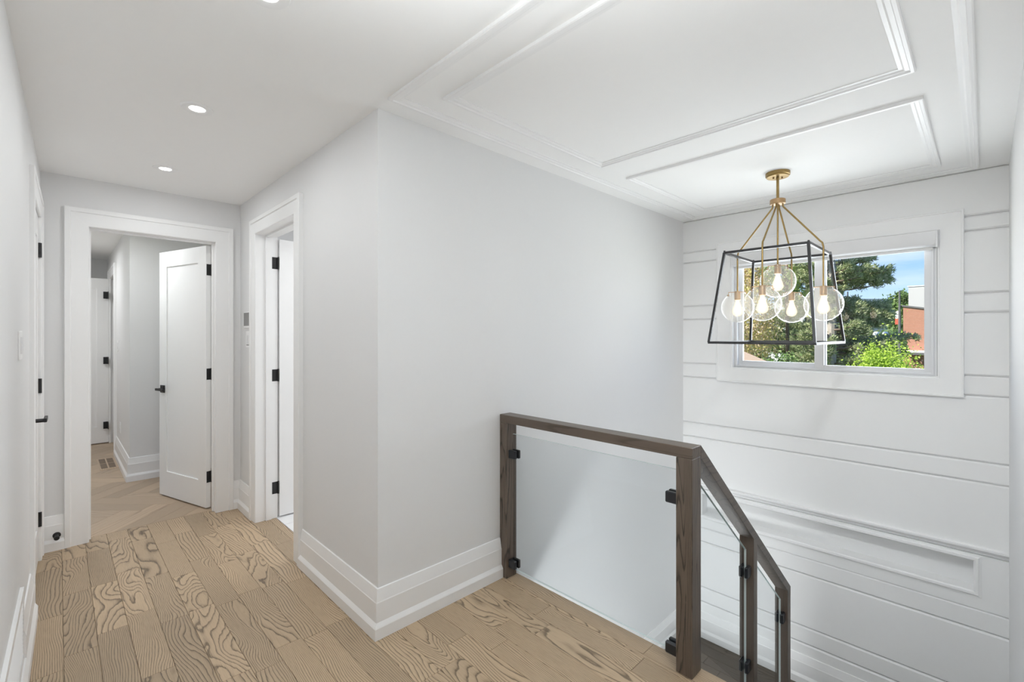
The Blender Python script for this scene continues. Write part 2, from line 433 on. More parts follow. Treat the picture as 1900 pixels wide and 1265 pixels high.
# boards running through the side doorway
rows += [(-3.80, -3.30, 1.1425, HY+0.130), (-3.30, -3.01, 1.1425, HY+0.130)]
# nosing boards along the stair edge
rows += [(WX, -1.05, NY-0.095, NY), (-1.05, RX, NY-0.095, NY)]
lay(fl, rows, PLANK, 0.0)
MB().box(WX, RX, NY-0.02, NY-0.002, -0.30, -0.012).build('fascia', TRIM, fl)

# floor of the room beyond: pale herringbone boards
fr = struct(MB().box(-8.9, -4.33, -0.8, 1.75, -0.30, -0.012).build('floor', SUBF), 'pale herringbone wood floor of the room beyond the open door')
HL, HW = 0.70, 0.14
def in_room(cx, cy, m=0.02):
    return -8.6 < cx < -4.33 and -0.75 < cy < 1.70
def clip_poly(poly, x0, x1, y0, y1):
    def cut(P, f, inter):
        R = []
        for i in range(len(P)):
            a, b = P[i], P[(i+1) % len(P)]
            if f(a): R.append(a)
            if f(a) != f(b): R.append(inter(a, b))
        return R
    def ix(c): return lambda a, b: (c, a[1]+(b[1]-a[1])*(c-a[0])/(b[0]-a[0]))
    def iy(c): return lambda a, b: (a[0]+(b[0]-a[0])*(c-a[1])/(b[1]-a[1]), c)
    for f, it in ((lambda p: p[0] >= x0, ix(x0)), (lambda p: p[0] <= x1, ix(x1)), (lambda p: p[1] >= y0, iy(y0)), (lambda p: p[1] <= y1, iy(y1))):
        if len(poly) < 3: return []
        poly = cut(poly, f, it)
    return poly
nb = 0
q45 = math.sqrt(0.5)
for i in range(-60, 60):
    for j in range(-8, 9):
        # classic herringbone lattice in board units, turned by 45 degrees
        for o in (0, 1):
            bx = i*HW + j*HL*1.0; by = i*HW - j*HL*1.0
            if o == 0: rect = [(bx, by), (bx+HL, by), (bx+HL, by+HW), (bx, by+HW)]
            else: rect = [(bx+HL, by+HW-HL), (bx+HL+HW, by+HW-HL), (bx+HL+HW, by+HW), (bx+HL, by+HW)]
            W = [((px-py)*q45 - 6.2, (px+py)*q45 + 0.37) for px, py in rect]
            cp = clip_poly(W, -8.6, -4.331, -0.75, 1.70)
            if len(cp) < 3: continue
            cx = sum(p[0] for p in cp)/len(cp); cy = sum(p[1] for p in cp)/len(cp)
            if min(p[1] for p in cp) > 0.49 and max(p[0] for p in cp) < -5.73: continue
            ang = PI/4 if o == 0 else -PI/4
            ca, sa = math.cos(-ang), math.sin(-ang)
            loc = [((p[0]-cx)*ca-(p[1]-cy)*sa, (p[0]-cx)*sa+(p[1]-cy)*ca) for p in cp]
            loc = [(u - math.copysign(0.0006, u), v - math.copysign(0.0006, v)) for u, v in loc]
            ob = bpy.data.objects.new('plank', plank_mesh(0, 0, 0.012, CHEV, 0.0010, loc)); COL.objects.link(ob)
            ob.parent = fr; ob.location = (cx, cy, 0); ob.rotation_euler = (0, 0, ang); nb += 1

# bathroom tiles
fb = struct(MB().box(-4.13, WX-0.13, HY+0.145, 3.0, -0.30, -0.010).build('floor', GROUT), 'white tiled bathroom floor behind the side door')
for i in range(4):
    for j in range(6):
        x0 = -4.12+i*0.50; y0 = HY+0.131+j*0.30
        o = MB().box(-0.248, 0.248, -0.148, 0.148, -0.012, 0).build('tile', TILE, fb, loc=(x0+0.25, y0+0.15, 0.0))

# landing and floor below
fd = struct(MB().box(WX, RX, 3.262, WY, ZL-0.25, ZL-0.012).build('floor', SUBF), 'dark stained wood stair landing under the window wall')
lr = []
for j in range(8):
    y0 = 3.262 + j*0.115
    c = [WX] + [WX+0.3+0.37*((j*0.618) % 1)+q*0.75 for q in range(3)] + [RX]
    c = [q for q in c if q <= RX]
    if c[-1] != RX: c.append(RX)
    for a, b in zip(c[:-1], c[1:]): lr.append((a, b, y0, min(WY, y0+0.115)))
lay(fd, lr, LANDW, ZL)
struct(MB().box(WX, RX, 0.2, WY, ZB-0.2, ZB).build('floor', LANDW), 'dark wood floor at the foot of the stairs')

# ------------------------------------------------------------------ walls and ceiling
T = 0.13
struct(MB().box(-9.1, RX+0.12, LY-0.7, WY+0.16, H, H+0.15).build('ceiling', CEIL), 'white painted ceiling with applied mouldings')
SDX0, SDX1, SDZ = -3.80, -3.01, 2.15     # side door
struct(MB().box(EX, SDX0-0.02, HY, HY+0.142, 0, H).box(SDX1+0.02, WX, HY, HY+0.142, 0, H).box(SDX0-0.02, SDX1+0.02, HY, HY+0.142, SDZ+0.02, H)
       .build('wall_hall_right', WALL), 'white hall wall with the side door')
struct(MB().box(WX-T, WX, HY+0.142, WY+0.16, ZB-0.2, H).box(WX-T, WX, 0.2, HY+0.142, ZB-0.2, -0.30).build('wall_stair_left', WALL), 'tall white stairwell wall')
struct(MB().box(RX, RX+0.12, LY-0.2, WY+0.16, ZB-0.2, H).build('wall_right', WALL), 'white stairwell wall at the right edge')
LDX0, LDX1, LDZ = -4.10, -3.41, 2.13     # left closet door
struct(MB().box(LDX1+0.02, RX, LY-0.14, LY, 0, H).box(EX-0.12, LDX0-0.02, LY-0.14, LY, 0, H).box(LDX0-0.02, LDX1+0.02, LY-0.14, LY, LDZ+0.02, H)
       .box(LDX0-0.1, LDX1+0.1, LY-0.3, LY-0.28, 0, H)
       .build('wall_left', WALL), 'white hall wall at the left edge')
EY0, EY1, EZ = 0.150, 0.886, 2.13        # end door opening
EB = EX-0.12
struct(MB().box(EB, EX, LY, EY0-0.02, 0, H).box(EB, EX, EY1+0.02, 1.75, 0, H).box(EB, EX, EY0-0.02, EY1+0.02, EZ+0.02, H)
       .build('wall_hall_end', WALL), 'grey white end wall of the hall')
struct(MB().box(WX, RX, 0.1, 0.2, ZB-0.2, -0.30).build('wall_lower', WALL), 'white wall under the upper hall floor')
# room beyond
RMX, RMY = -5.73, 0.49
struct(MB().box(-7.2, RMX, RMY, RMY+0.12, 0, H).box(-8.9, -7.97, RMY, RMY+0.12, 0, H).box(-7.97, -7.2, RMY, RMY+0.12, 2.13, H)
       .box(-8.0, -7.15, RMY+0.4, RMY+0.42, 0, H).box(-8.02, -7.97, RMY+0.12, RMY+0.42, 0, H).box(-7.2, -7.15, RMY+0.12, RMY+0.42, 0, H).build('wall_room_right', WALL), 'white corridor wall of the room beyond')
struct(MB().box(RMX-0.12, RMX, RMY+0.12, 1.75, 0, H).build('wall_room_alcove', WALL), 'white wall behind the open panelled door')
struct(MB().box(-9.0, -8.6, -0.8, RMY+0.5, 0, H).build('wall_room_back', WALL), 'far corridor wall above the far door')
struct(MB().box(-8.9, EB, -0.87, -0.75, 0, H).build('wall_room_left', WALL))
struct(MB().box(RMX, EB, 1.70, 1.82, 0, H).build('wall_room_side', WALL))
# bathroom shell
struct(MB().box(-4.24, -4.13, HY+0.142, 3.1, 0, H).build('wall_bath_left', WALL))
struct(MB().box(-4.24, WX-T, 3.0, 3.1, 0, H).build('wall_bath_back', WALL))

# window wall: backing plus horizontal boards, niche and ledge
WOX0, WOX1, WOZ0, WOZ1 = -1.545, -0.210, 1.107, 2.098
NX0, NX1, NZ0, NZ1 = -1.80, -0.047, -0.235, -0.037
bk = WY + 0.018
ww = struct(MB().box(WX-T, WOX0, bk, WY+0.16, NZ1+0.03, H).box(WOX1, RX+0.12, bk, WY+0.16, NZ1+0.03, H)
            .box(WOX0, WOX1, bk, WY+0.16, WOZ1, H).box(WOX0, WOX1, bk, WY+0.16, NZ1+0.03, WOZ0)
            .box(WX-T, RX+0.12, bk, WY+0.16, ZB-0.2, NZ0-0.03)
            .box(WX-T, NX0, bk, WY+0.16, NZ0-0.03, NZ1+0.03).box(NX1, RX+0.12, bk, WY+0.16, NZ0-0.03, NZ1+0.03)
            .box(NX0, NX1, WY+0.13, WY+0.16, NZ0-0.03, NZ1+0.03)
            .build('wall_window', WALL), 'white board panelled stairwell wall with the window')
grooves = [ZL, -1.022, -0.890, -0.478, -0.345, 0.0, 0.463, 0.593, 1.012, 1.139, 1.543, 1.667, 2.069, 2.165, H]
def board(x0, x1, z0, z1):
    g = 0.0032; c = 0.009
    zz0 = z0 + g; zz1 = z1 - g
    m = MB().prism([(bk, zz0), (WY+c, zz0), (WY, zz0+c), (WY, zz1-c), (WY+c, zz1), (bk, zz1)], lambda u, v, w_: (w_, u, v), x0, x1)
    return m
for z0, z1 in zip(grooves[:-1], grooves[1:]):
    if z0 == -0.345:
        m = MB().box(WX, RX, WY, bk, z0+0.002, NZ0).box(WX, RX, WY, bk, NZ1, 0.0).box(WX, NX0, WY, bk, NZ0, NZ1).box(NX1, RX, WY, bk, NZ0, NZ1)
        m.build('panel', TRIM, ww)
    elif z1 <= WOZ0 or z0 >= WOZ1:
        board(WX, RX, z0, z1).build('panel', TRIM, ww)
    else:
        board(WX, WOX0, z0, z1).build('panel', TRIM, ww)
        board(WOX1, RX, z0, z1).build('panel', TRIM, ww)
MB().box(NX0, NX1, WY+0.115, WY+0.13, NZ0-0.02, NZ1+0.02).box(NX0, NX1, WY, WY+0.13, NZ0-0.028, NZ0-0.001).box(NX0, NX1, WY, WY+0.13, NZ1+0.001, NZ1+0.028).build('niche', TRIM, ww)
onwall = lambda u, v, h: (u, WY-h, v)
struct(MB().sweep([(NX0, NZ0), (NX1, NZ0), (NX1, NZ1), (NX0, NZ1)], [(-0.004, 0), (-0.004, 0.006), (0.004, 0.014), (0.018, 0.014), (0.026, 0.006), (0.034, 0.004), (0.034, 0)], onwall, True, -1)
       .build('trim_1', TRIM), 'moulded frame round the long wall niche')
struct(MB().prism([(0, 0.026), (0.014, 0.028), (0.020, 0.036), (0.024, 0.040), (0.024, 0.052), (0, 0.057)], lambda u, v, w_: (w_, WY-u, v), WX, RX)
       .build('trim_2', TRIM), 'narrow moulded ledge across the panelled wall')

# baseboards
BB = [(0, 0), (0.030, 0), (0.030, 0.052), (0.027, 0.058), (0.018, 0.073), (0.018, 0.163), (0.016, 0.167), (0.006, 0.221), (0, 0.223)]
def baseboard(name, path, side=1, z=0.0, label=None):
    return struct(MB().sweep(path, BB, lambda x, y, h: (x, y, h+z), False, side).build(name, TRIM), label)
baseboard('baseboard_hall_right', [(SDX1+0.11, HY), (WX, HY), (WX, NY-0.095)], -1, label='white stepped baseboard wrapping the hall corner')
baseboard('baseboard_hall_end', [(EX, EY1+0.122), (EX, HY), (SDX0-0.11, HY)], -1, label='short white baseboard between the two door casings')
baseboard('baseboard_end_left', [(EX, LY), (EX, EY0-0.12)], -1, label='short white baseboard left of the end door')
baseboard('baseboard_left', [(-2.76, LY), (LDX1+0.11, LY)], -1, label='white baseboard on the left wall')
struct(MB().sweep([(RX, LY), (-2.76, LY)], BB[:5]+[(0, 0.073)], ID, False, -1).build('baseboard_left_shoe', TRIM), 'low white shoe under the wall register')
baseboard('baseboard_landing', [(WX, 3.30), (WX, WY), (RX, WY)], -1, ZL, 'white baseboard round the stair landing')
baseboard('baseboard_room', [(-7.09, RMY), (RMX, RMY), (RMX, 1.70)], -1, label='white baseboard turning the corner in the room beyond')

# ceiling mouldings
MO = [(0, 0), (0, 0.017), (0.004, 0.020), (0.014, 0.020), (0.017, 0.013), (0.030, 0.012), (0.036, 0.006), (0.048, 0.005), (0.048, 0)]
def ceil_frame(name, x0, x1, y0, y1, label, w=1.0):
    struct(MB().sweep([(x0, y0), (x1, y0), (x1, y1), (x0, y1)], [(o*w, h*0.72) for o, h in MO], lambda x, y, h: (x, y, H-h), True, 1).build(name, TRIM), label)
ceil_frame('trim_3', -1.858, -0.025, 1.048, 4.108, 'outer rectangular ceiling moulding over the stairwell', 1.05)
ceil_frame('trim_4', -1.685, -0.190, 1.222, 2.428, 'larger inner ceiling moulding rectangle', 1.05)
ceil_frame('trim_5', -1.685, -0.190, 2.722, 3.905, 'smaller inner ceiling moulding rectangle round the lantern')

# ------------------------------------------------------------------ doors
CA = [(0, 0), (0, 0.014), (0.004, 0.018), (0.088, 0.020), (0.092, 0.028), (0.118, 0.028), (0.122, 0.024), (0.122, 0)]
def casing(path, fn, side, wd=0.122):
    return MB().sweep(path, [(o*wd/0.122, h) for o, h in CA], fn, False, side)
def leaf_mesh(W, Hh, th, pan, face=1):
    """shaker door: hinge at the origin, along +X, thickness along -Y..0; one tall recessed panel on both faces"""
    st = 0.115; rt = 0.13; rb = 0.21; d = 0.009
    m = MB()
    m.box(0, st, -th, 0, 0, Hh).box(W-st, W, -th, 0, 0, Hh).box(st, W-st, -th, 0, Hh-rt, Hh).box(st, W-st, -th, 0, 0, rb)
    return m, (st, W-st, rb, Hh-rt, d)
def leaf(parent, name, W, Hh, th, loc, rz, hinges, lever_side=None, flip=1, label=None):
    m, (a, b, c, e, d) = leaf_mesh(W, Hh, th, None)
    lf = m.build(name, TRIM, parent); lf.location = loc; lf.rotation_euler = (0, 0, rz)
    MB().box(a-0.002, b+0.002, -th+d, -d, c-0.002, e+0.002).build('door_panel', TRIM, lf)
    for z in hinges:
        hm = MB().box(-0.0015, 0.0, -th+0.002, -0.004, z-0.045, z+0.045)
        hm.tube([(-0.005, -th-0.004, z-0.047), (-0.005, -th-0.004, z+0.047)], 0.0065, 10)
        hm.build('hinge', BLACK, lf, smooth=True)
    return lf
def lever(lf, x, z, y0, dirx, outy):
    """square rose and flat lever on the face at y0 pointing along dirx"""
    m = MB().bevbox(x-0.032, x+0.032, min(y0, y0+outy*0.009), max(y0, y0+outy*0.009), z-0.032, z+0.032, 0.002)
    m.tube([(x, y0+outy*0.008, z), (x, y0+outy*0.052, z)], 0.010, 12)
    xa, xb = sorted((x-dirx*0.011, x+dirx*0.115))
    ya, yb = sorted((y0+outy*0.044, y0+outy*0.058))
    m.bevbox(xa, xb, ya, yb, z-0.010, z+0.010, 0.002)
    return m.build('handle', BLACK, lf)

# end-of-hall door, standing open into the room beyond
d1 = struct(empty('door_1', (0, 0, 0)), 'white panelled door standing open at the end of the hall')
casing([(EY0, 0), (EY0, EZ), (EY1, EZ), (EY1, 0)], lambda u, v, h: (EX+h, u, v), 1).build('casing', TRIM, d1)
casing([(EY0, 0), (EY0, EZ), (EY1, EZ), (EY1, 0)], lambda u, v, h: (EB-h, u, v), 1).build('casing', TRIM, d1)
MB().box(EB, EX, EY0-0.019, EY0, 0, EZ).box(EB, EX, EY1, EY1+0.019, 0, EZ).box(EB, EX, EY0-0.0192, EY1+0.0192, EZ+0.0001, EZ+0.019)\
    .box(EX-0.07, EX-0.035, EY0-0.001, EY0+0.011, 0.001, EZ-0.0115).box(EX-0.07, EX-0.035, EY1-0.011, EY1+0.001, 0.001, EZ-0.0115).box(EX-0.0705, EX-0.0345, EY0-0.001, EY1+0.001, EZ-0.011, EZ+0.001).build('jamb', TRIM, d1)
HINZ = (0.258, 1.085, 1.925)
ang1 = math.atan2(0.635-0.848, -5.057+4.372)
lf1 = leaf(d1, 'door_leaf', 0.718, 2.105, 0.036, (EB-0.002, EY1-0.038, 0.012), ang1, [z-0.012 for z in HINZ])
lever(lf1, 0.718-0.060, 0.92, 0.0, -1, 1)
lever(lf1, 0.718-0.060, 0.92, -0.036, -1, -1)

# side door into the bathroom
d2 = struct(empty('door_2', (0, 0, 0)), 'white side door swung open into the bright bathroom')
casing([(SDX0, 0), (SDX0, SDZ), (SDX1, SDZ), (SDX1, 0)], lambda u, v, h: (u, HY-h, v), 1, 0.112).build('casing', TRIM, d2)
MB().box(SDX0-0.019, SDX0, HY, HY+0.142, 0, SDZ).box(SDX1, SDX1+0.019, HY, HY+0.142, 0, SDZ).box(SDX0-0.0192, SDX1+0.0192, HY, HY+0.142, SDZ+0.0001, SDZ+0.019)\
    .box(SDX0-0.001, SDX0+0.012, HY+0.055, HY+0.095, 0.001, SDZ-0.0125).box(SDX1-0.012, SDX1+0.001, HY+0.055, HY+0.095, 0.001, SDZ-0.0125).box(SDX0-0.001, SDX1+0.001, HY+0.0545, HY+0.0955, SDZ-0.012, SDZ+0.001).build('jamb', TRIM, d2)
lf2 = leaf(d2, 'door_leaf', 0.78, 2.12, 0.036, (-3.821, HY+0.150, 0.012), math.radians(91), [])
for z in (0.232, 1.092, 1.949):
    MB().box(SDX0, SDX0+0.0015, HY+0.102, HY+0.141, z-0.045, z+0.045).tube([(SDX0+0.006, HY+0.144, z-0.047), (SDX0+0.006, HY+0.144, z+0.047)], 0.0065, 10).build('hinge', BLACK, d2)

# closet door on the left wall, closed
d3 = struct(empty('door_3', (0, 0, 0)), 'white closet door seen edge-on in the left wall')
casing([(LDX0, 0), (LDX0, LDZ), (LDX1, LDZ), (LDX1, 0)], lambda u, v, h: (u, LY+h*0.7, v), 1, 0.112).build('casing', TRIM, d3)
MB().box(LDX0-0.019, LDX0, LY-0.14, LY, 0, LDZ).box(LDX1, LDX1+0.019, LY-0.14, LY, 0, LDZ).box(LDX0-0.019, LDX1+0.019, LY-0.14, LY, LDZ, LDZ+0.019).build('jamb', TRIM, d3)
lf3 = leaf(d3, 'door_leaf', 0.684, 2.11, 0.036, (LDX0+0.003, LY-0.002, 0.012), 0.0, [])
for z in HINZ:
    MB().tube([(LDX0+0.001, LY+0.004, z-0.045), (LDX0+0.001, LY+0.004, z+0.045)], 0.010, 12).build('hinge', BLACK, d3, smooth=True)
lever(lf3, 0.684-0.062, 0.938, 0.0, -1, 1)

# door of the corridor beyond, standing across it
d4 = struct(empty('door_4', (0, 0, 0)), 'far white door standing across the corridor beyond')
casing([(-7.95, 0), (-7.95, 2.13), (-7.20, 2.13), (-7.20, 0)], lambda u, v, h: (u, RMY-h, v), 1, 0.112).build('casing', TRIM, d4)
lf4 = leaf(d4, 'door_leaf', 0.76, 2.115, 0.036, (-7.945, RMY-0.012, 0.012), -PI/2+0.02, [0.228, 1.06, 1.90])
lf4.location = (-7.96, RMY-0.02, 0.012)
for z in (0.24, 1.072, 1.912):
    MB().box(-7.925, -7.85, RMY-0.034, RMY-0.028, z-0.045, z+0.045).build('hinge', BLACK, d4)
    MB().box(-7.924, -7.918, RMY-0.075, RMY-0.03, z-0.045, z+0.045).build('hinge', BLACK, d4)

# ------------------------------------------------------------------ window
w1 = struct(empty('window_1', (0, 0, 0)), 'two-pane sliding window in a wide flat white casing')
WC = [(0, 0), (0, 0.018), (0.003, 0.022), (0.136, 0.024), (0.140, 0.032), (0.150, 0.032), (0.154, 0.028), (0.154, 0)]
cz0, cz1, cx0, cx1 = WOZ0+0.006, WOZ1-0.004, WOX0+0.003, WOX1-0.0
cw = MB()
cw.sweep([(cx0, cz0), (cx1, cz0), (cx1, cz1), (cx0, cz1)], [(o*0.76, h) for o, h in WC], onwall, True, -1)
cw.build('casing', TRIM, w1)
MB().box(WOX0, WOX0+0.018, WY-0.012, 4.33, WOZ0, WOZ1).box(WOX1-0.018, WOX1, WY-0.012, 4.33, WOZ0, WOZ1).box(WOX0+0.0182, WOX1-0.0182, WY-0.0118, 4.3298, WOZ0+0.0002, WOZ0+0.014).box(WOX0+0.0182, WOX1-0.0182, WY-0.0118, 4.3298, WOZ1-0.014, WOZ1-0.0002).build('jamb', TRIM, w1)
fx0, fx1, fz0, fz1 = WOX0+0.018, WOX1-0.018, WOZ0+0.014, WOZ1-0.014
def ring(x0, x1, z0, z1, wd, y0, y1, wl=None, wr=None, wb=None):
    wl = wl or wd; wr = wr or wd; wb = wb or wd
    return MB().box(x0, x0+wl, y0, y1, z0, z1).box(x1-wr, x1, y0, y1, z0, z1).box(x0+wl, x1-wr, y0, y1, z0, z0+wb).box(x0+wl, x1-wr, y0, y1, z1-wd, z1)
ring(fx0, fx1, fz0, fz1, 0.020, 4.215, 4.32).build('window_frame', PVC, w1, bevel=0.002)
ring(fx0+0.012, fx1-0.012, fz0+0.010, fz1-0.010, 0.012, 4.205, 4.222).build('window_frame', PVC, w1, bevel=0.002)
mid = -0.899
sl = ring(fx0+0.018, mid+0.034, fz0+0.016, fz1-0.016, 0.030, 4.268, 4.300, 0.030, 0.040, 0.040).build('sash', PVC, w1, bevel=0.002)
MB().box(fx0+0.040, mid, 4.282, 4.286, fz0+0.046, fz1-0.040).build('pane', PANE, sl)
sr = ring(mid-0.034, fx1-0.018, fz0+0.016, fz1-0.016, 0.026, 4.228, 4.262, 0.062, 0.044, 0.030).build('sash', PVC, w1, bevel=0.002)
MB().box(mid+0.02, fx1-0.05, 4.243, 4.247, fz0+0.036, fz1-0.035).build('pane', PANE, sr)

# roller blind
rb = tag(empty('roller_blind', (-0.875, 4.18, 1.99)), 'white roller blind cassette drawn up at the top of the window', 'blind')
rx0, rx1 = WOX0+0.020+0.875, WOX1-0.004+0.875
cp = [(-0.045, 0.100), (-0.045, 0.035), (-0.040, 0.012), (-0.026, 0.0), (0.005, -0.004), (0.022, 0.004), (0.022, 0.100)]
MB().prism(cp, lambda u, v, w_: (w_, u, v), rx0, rx1-0.014).build('cassette', PVC, rb, smooth=True)
MB().box(rx1-0.014, rx1-0.002, -0.052, 0.024, -0.012, 0.100).build('end_cap', PVC, rb, bevel=0.002)
MB().tube([(rx0+0.02, 0.004, -0.010), (rx1-0.03, 0.004, -0.010)], 0.012, 12).build('fabric_roll', plain('blind_fabric', (0.80, 0.80, 0.80), 0.8), rb, smooth=True)
MB().tube([(rx1-0.006, -0.056, -0.01), (rx1-0.006, -0.050, -0.45), (rx1-0.006, -0.045, -0.86)], 0.0022, 8).build('pull_cord', plain('cord', (0.45, 0.45, 0.45), 0.6), rb)

# ------------------------------------------------------------------ stairs
st = tag(empty('staircase', (-0.40, 1.93, ZL)), 'staircase of dark wood treads descending to the landing behind the newel post', 'staircase', kind='structure')
RUN, RISE = 0.2262, 0.19
sx0, sx1 = -0.905+0.40, RX+0.40
for i in range(1, 7):
    z = -RISE*i - ZL; y0 = RUN*(i-1)
    MB().bevbox(sx0, sx1, y0-0.020, y0+RUN, z-0.03, z, 0.004).build('tread', LANDW, st)
for i in range(1, 8):
    z = -RISE*i - ZL; y0 = RUN*(i-1)
    MB().box(sx0, sx1, y0-0.018, y0-0.004, z, z+RISE-(0.03 if i > 1 else 0.012)).build('riser', TRIM, st)
MB().prism([(0, -0.012-ZL), (0, -0.32-ZL), (RUN*6, -0.32-ZL-RISE*6), (RUN*6, -RISE*6-ZL)], lambda u, v, w_: (w_, u, v), sx0-0.03, sx0).build('stringer', TRIM, st)
s2 = tag(empty('staircase', (-1.45, 3.25, ZB)), 'lower flight of dark treads turning back under the upper hall', 'staircase', kind='structure')
for i in range(1, 7):
    z = -RISE*i - (ZB-ZL)
    MB().bevbox(WX+1.45, -0.96+1.45, -RUN*i, -RUN*(i-1)+0.02, z-0.03, z, 0.004).build('tread', LANDW, s2)
for i in range(1, 8):
    z = -RISE*i - (ZB-ZL); MB().box(WX+1.45, -0.96+1.45, -RUN*(i-1)+0.004, -RUN*(i-1)+0.018, z, z+RISE-0.03).build('riser', TRIM, s2)

# ------------------------------------------------------------------ glass balustrade
bx, by = -1.4, 1.878
ba = tag(empty('glass_balustrade', (bx, by, 0)), 'dark oak and clear glass balustrade guarding the stairwell, with sloping stair rail', 'balustrade')
def BBx(x0, x1, y0, y1, z0, z1, c=0.0025): return MB().bevbox(x0-bx, x1-bx, y0-by, y1-by, z0, z1, c)
GY0, GY1 = 1.836, 1.920
RT = 0.940
BBx(WX, -1.921, GY0, GY1, 0.0, RT-0.046).build('wall_post', POSTW, ba)
BBx(-0.900, -0.830, GY0, GY1, 0.0, RT-0.046).build('newel_post', POSTW, ba)
BBx(WX, -0.830, GY0, GY1, RT-0.046, RT).build('top_rail', RAILW, ba)
SL = (RT+0.134)/(3.196-GY1)
def yz(poly, x0, x1, name, mat, par=ba, bevel=0.0):
    return MB().prism(poly, lambda u, v, w_: (w_-bx, u-by, v), x0, x1).build(name, mat, par, bevel=bevel)
yz([(GY1, RT), (3.197, -0.134), (3.197, -0.190), (GY1, RT-0.056)], -0.900, -0.830, 'stair_rail', RAILY, bevel=0.002)
def under(y): return RT-0.050-SL*(y-GY1)
yz([(2.551, -RISE*3), (2.605, -RISE*3), (2.605, under(2.605)), (2.551, under(2.551))], -0.900, -0.830, 'stair_post', POSTW, bevel=0.002)
yz([(3.136, -RISE*6), (3.196, -RISE*6), (3.196, under(3.196)), (3.136, under(3.136))], -0.900, -0.830, 'stair_post', POSTW, bevel=0.002)
# glass: each panel with its polished edge
g = BBx(-1.905, -0.912, 1.873, 1.883, 0.055, 0.829, 0.001).build('glass_panel', GUARD, ba)
def strip(pts, x=None, r=0.0011):
    return MB().tube([(p[0]-bx, p[1]-by, p[2]) for p in pts], r, 6)
MB().box(-1.905-bx, -0.912-bx, 1.873-by, 1.883-by, 0.8290, 0.8302).box(-0.9120-bx, -0.9108-bx, 1.873-by, 1.883-by, 0.055, 0.8302).box(-1.905-bx, -0.912-bx, 1.873-by, 1.883-by, 0.0535, 0.055).build('glass_edge', GEDGE, g)
for y0, y1 in ((1.932, 2.530), (2.615, 3.105)):
    zt = lambda y: 0.735 - SL*(y-2.007)
    zb = lambda y: 0.085 - 0.84*(y-1.93)
    gp = yz([(y0, zb(y0)), (y1, zb(y1)), (y1, zt(y1)), (y0, zt(y0))], -0.870, -0.860, 'glass_panel', GUARD)
    yz([(y0, zt(y0)), (y1, zt(y1)), (y1+0.0012, zt(y1)+0.0012), (y0, zt(y0)+0.0012)], -0.870, -0.860, 'glass_edge', GEDGE, gp)
    yz([(y1, zb(y1)), (y1+0.0012, zb(y1)), (y1+0.0012, zt(y1)), (y1, zt(y1))], -0.870, -0.860, 'glass_edge', GEDGE, gp)
# clamps
def clamp(x0, x1, z):
    m = MB().bevbox(x0-bx, x1-bx, 1.852-by, 1.8725-by, z-0.024, z+0.024, 0.004).bevbox(x0-bx, x1-bx, 1.8835-by, 1.902-by, z-0.024, z+0.024, 0.004)
    xa = x0 if x0 < -1.5 else x1-0.012
    m.box(xa-bx, xa+0.012-bx, 1.860-by, 1.896-by, z-0.020, z+0.020)
    m.build('clamp', CLAMPM, ba)
for z in (0.714, 0.085): clamp(-1.922, -1.868, z)
for z in (0.711, 0.070): clamp(-0.957, -0.899, z)
def sclamp(y, z, y_post):
    m = MB().bevbox(-0.8995-bx+0.012, -0.8705-bx, y-0.024-by, y_post+0.001-by, z-0.028, z+0.028, 0.004).bevbox(-0.8595-bx, -0.842-bx, y-0.024-by, y_post+0.001-by, z-0.028, z+0.028, 0.004)
    m.box(-0.887-bx, -0.845-bx, y_post-0.010-by, y_post+0.001-by, z-0.022, z+0.022)
    m.build('clamp', CLAMPM, ba)
sclamp(2.525, 0.185, 2.551); sclamp(2.525, -0.300, 2.551); sclamp(3.110, -0.300, 3.136); sclamp(3.110, -0.80, 3.136)

# ------------------------------------------------------------------ lantern chandelier
CX, CY = -0.943, 3.345
lc = tag(empty('lantern_chandelier', (CX, CY, 1.345)), 'open dark metal lantern chandelier with brass arms and five clear glass globes', 'chandelier')
z0 = 1.345
can = MB().lathe([(0.071, H-z0), (0.071, H-z0-0.020), (0.066, H-z0-0.022), (0.064, H-z0-0.029), (0.0, H-z0-0.031)], 40).build('canopy', BRASS, lc, smooth=True)
for a in (0.6, 0.6+PI):
    MB().lathe([(0.005, H-z0-0.030), (0.005, H-z0-0.040), (0.0, H-z0-0.042)], 10, (0.026*math.cos(a), 0.026*math.sin(a), 0)).build('screw', BRASSD, can, smooth=True)
MB().tube([(0, 0, H-z0-0.03), (0, 0, 2.27-z0)], 0.0085, 14).build('stem', BRASS, lc, smooth=True)
MB().lathe([(0.0, 2.281-z0), (0.043, 2.281-z0), (0.045, 2.279-z0), (0.045, 2.252-z0), (0.040, 2.249-z0), (0.0, 2.249-z0)], 36).build('hub', BRASSD, lc, smooth=True)
tx, ty, bxh, byh = 0.235, 0.268, 0.290, 0.376
ztp, zbt = 1.93-z0, 0.0
fm = MB().box(-0.001, 0.001, -0.001, 0.001, ztp-0.001, ztp+0.001).build('frame', GUNMETAL, lc)
def bar(p, q, b=0.0075):
    p, q = Vector(p), Vector(q); d = (q-p).normalized()
    a = d.cross(Vector((0, 0, 1)))
    if a.length < 0.4: a = d.cross(Vector((1, 0, 0)) if abs(d.x) < abs(d.y)+1e-9 else Vector((0, 1, 0)))
    a.normalize(); c = d.cross(a)
    vs = [e + a*(s*b) + c*(t*b) for e in (p, q) for s, t in ((-1, -1), (1, -1), (1, 1), (-1, 1))]
    return MB().add(vs, [(0, 1, 2, 3), (4, 7, 6, 5), (0, 4, 5, 1), (1, 5, 6, 2), (2, 6, 7, 3), (3, 7, 4, 0)])
tc4 = [(-tx, -ty, ztp), (tx, -ty, ztp), (tx, ty, ztp), (-tx, ty, ztp)]
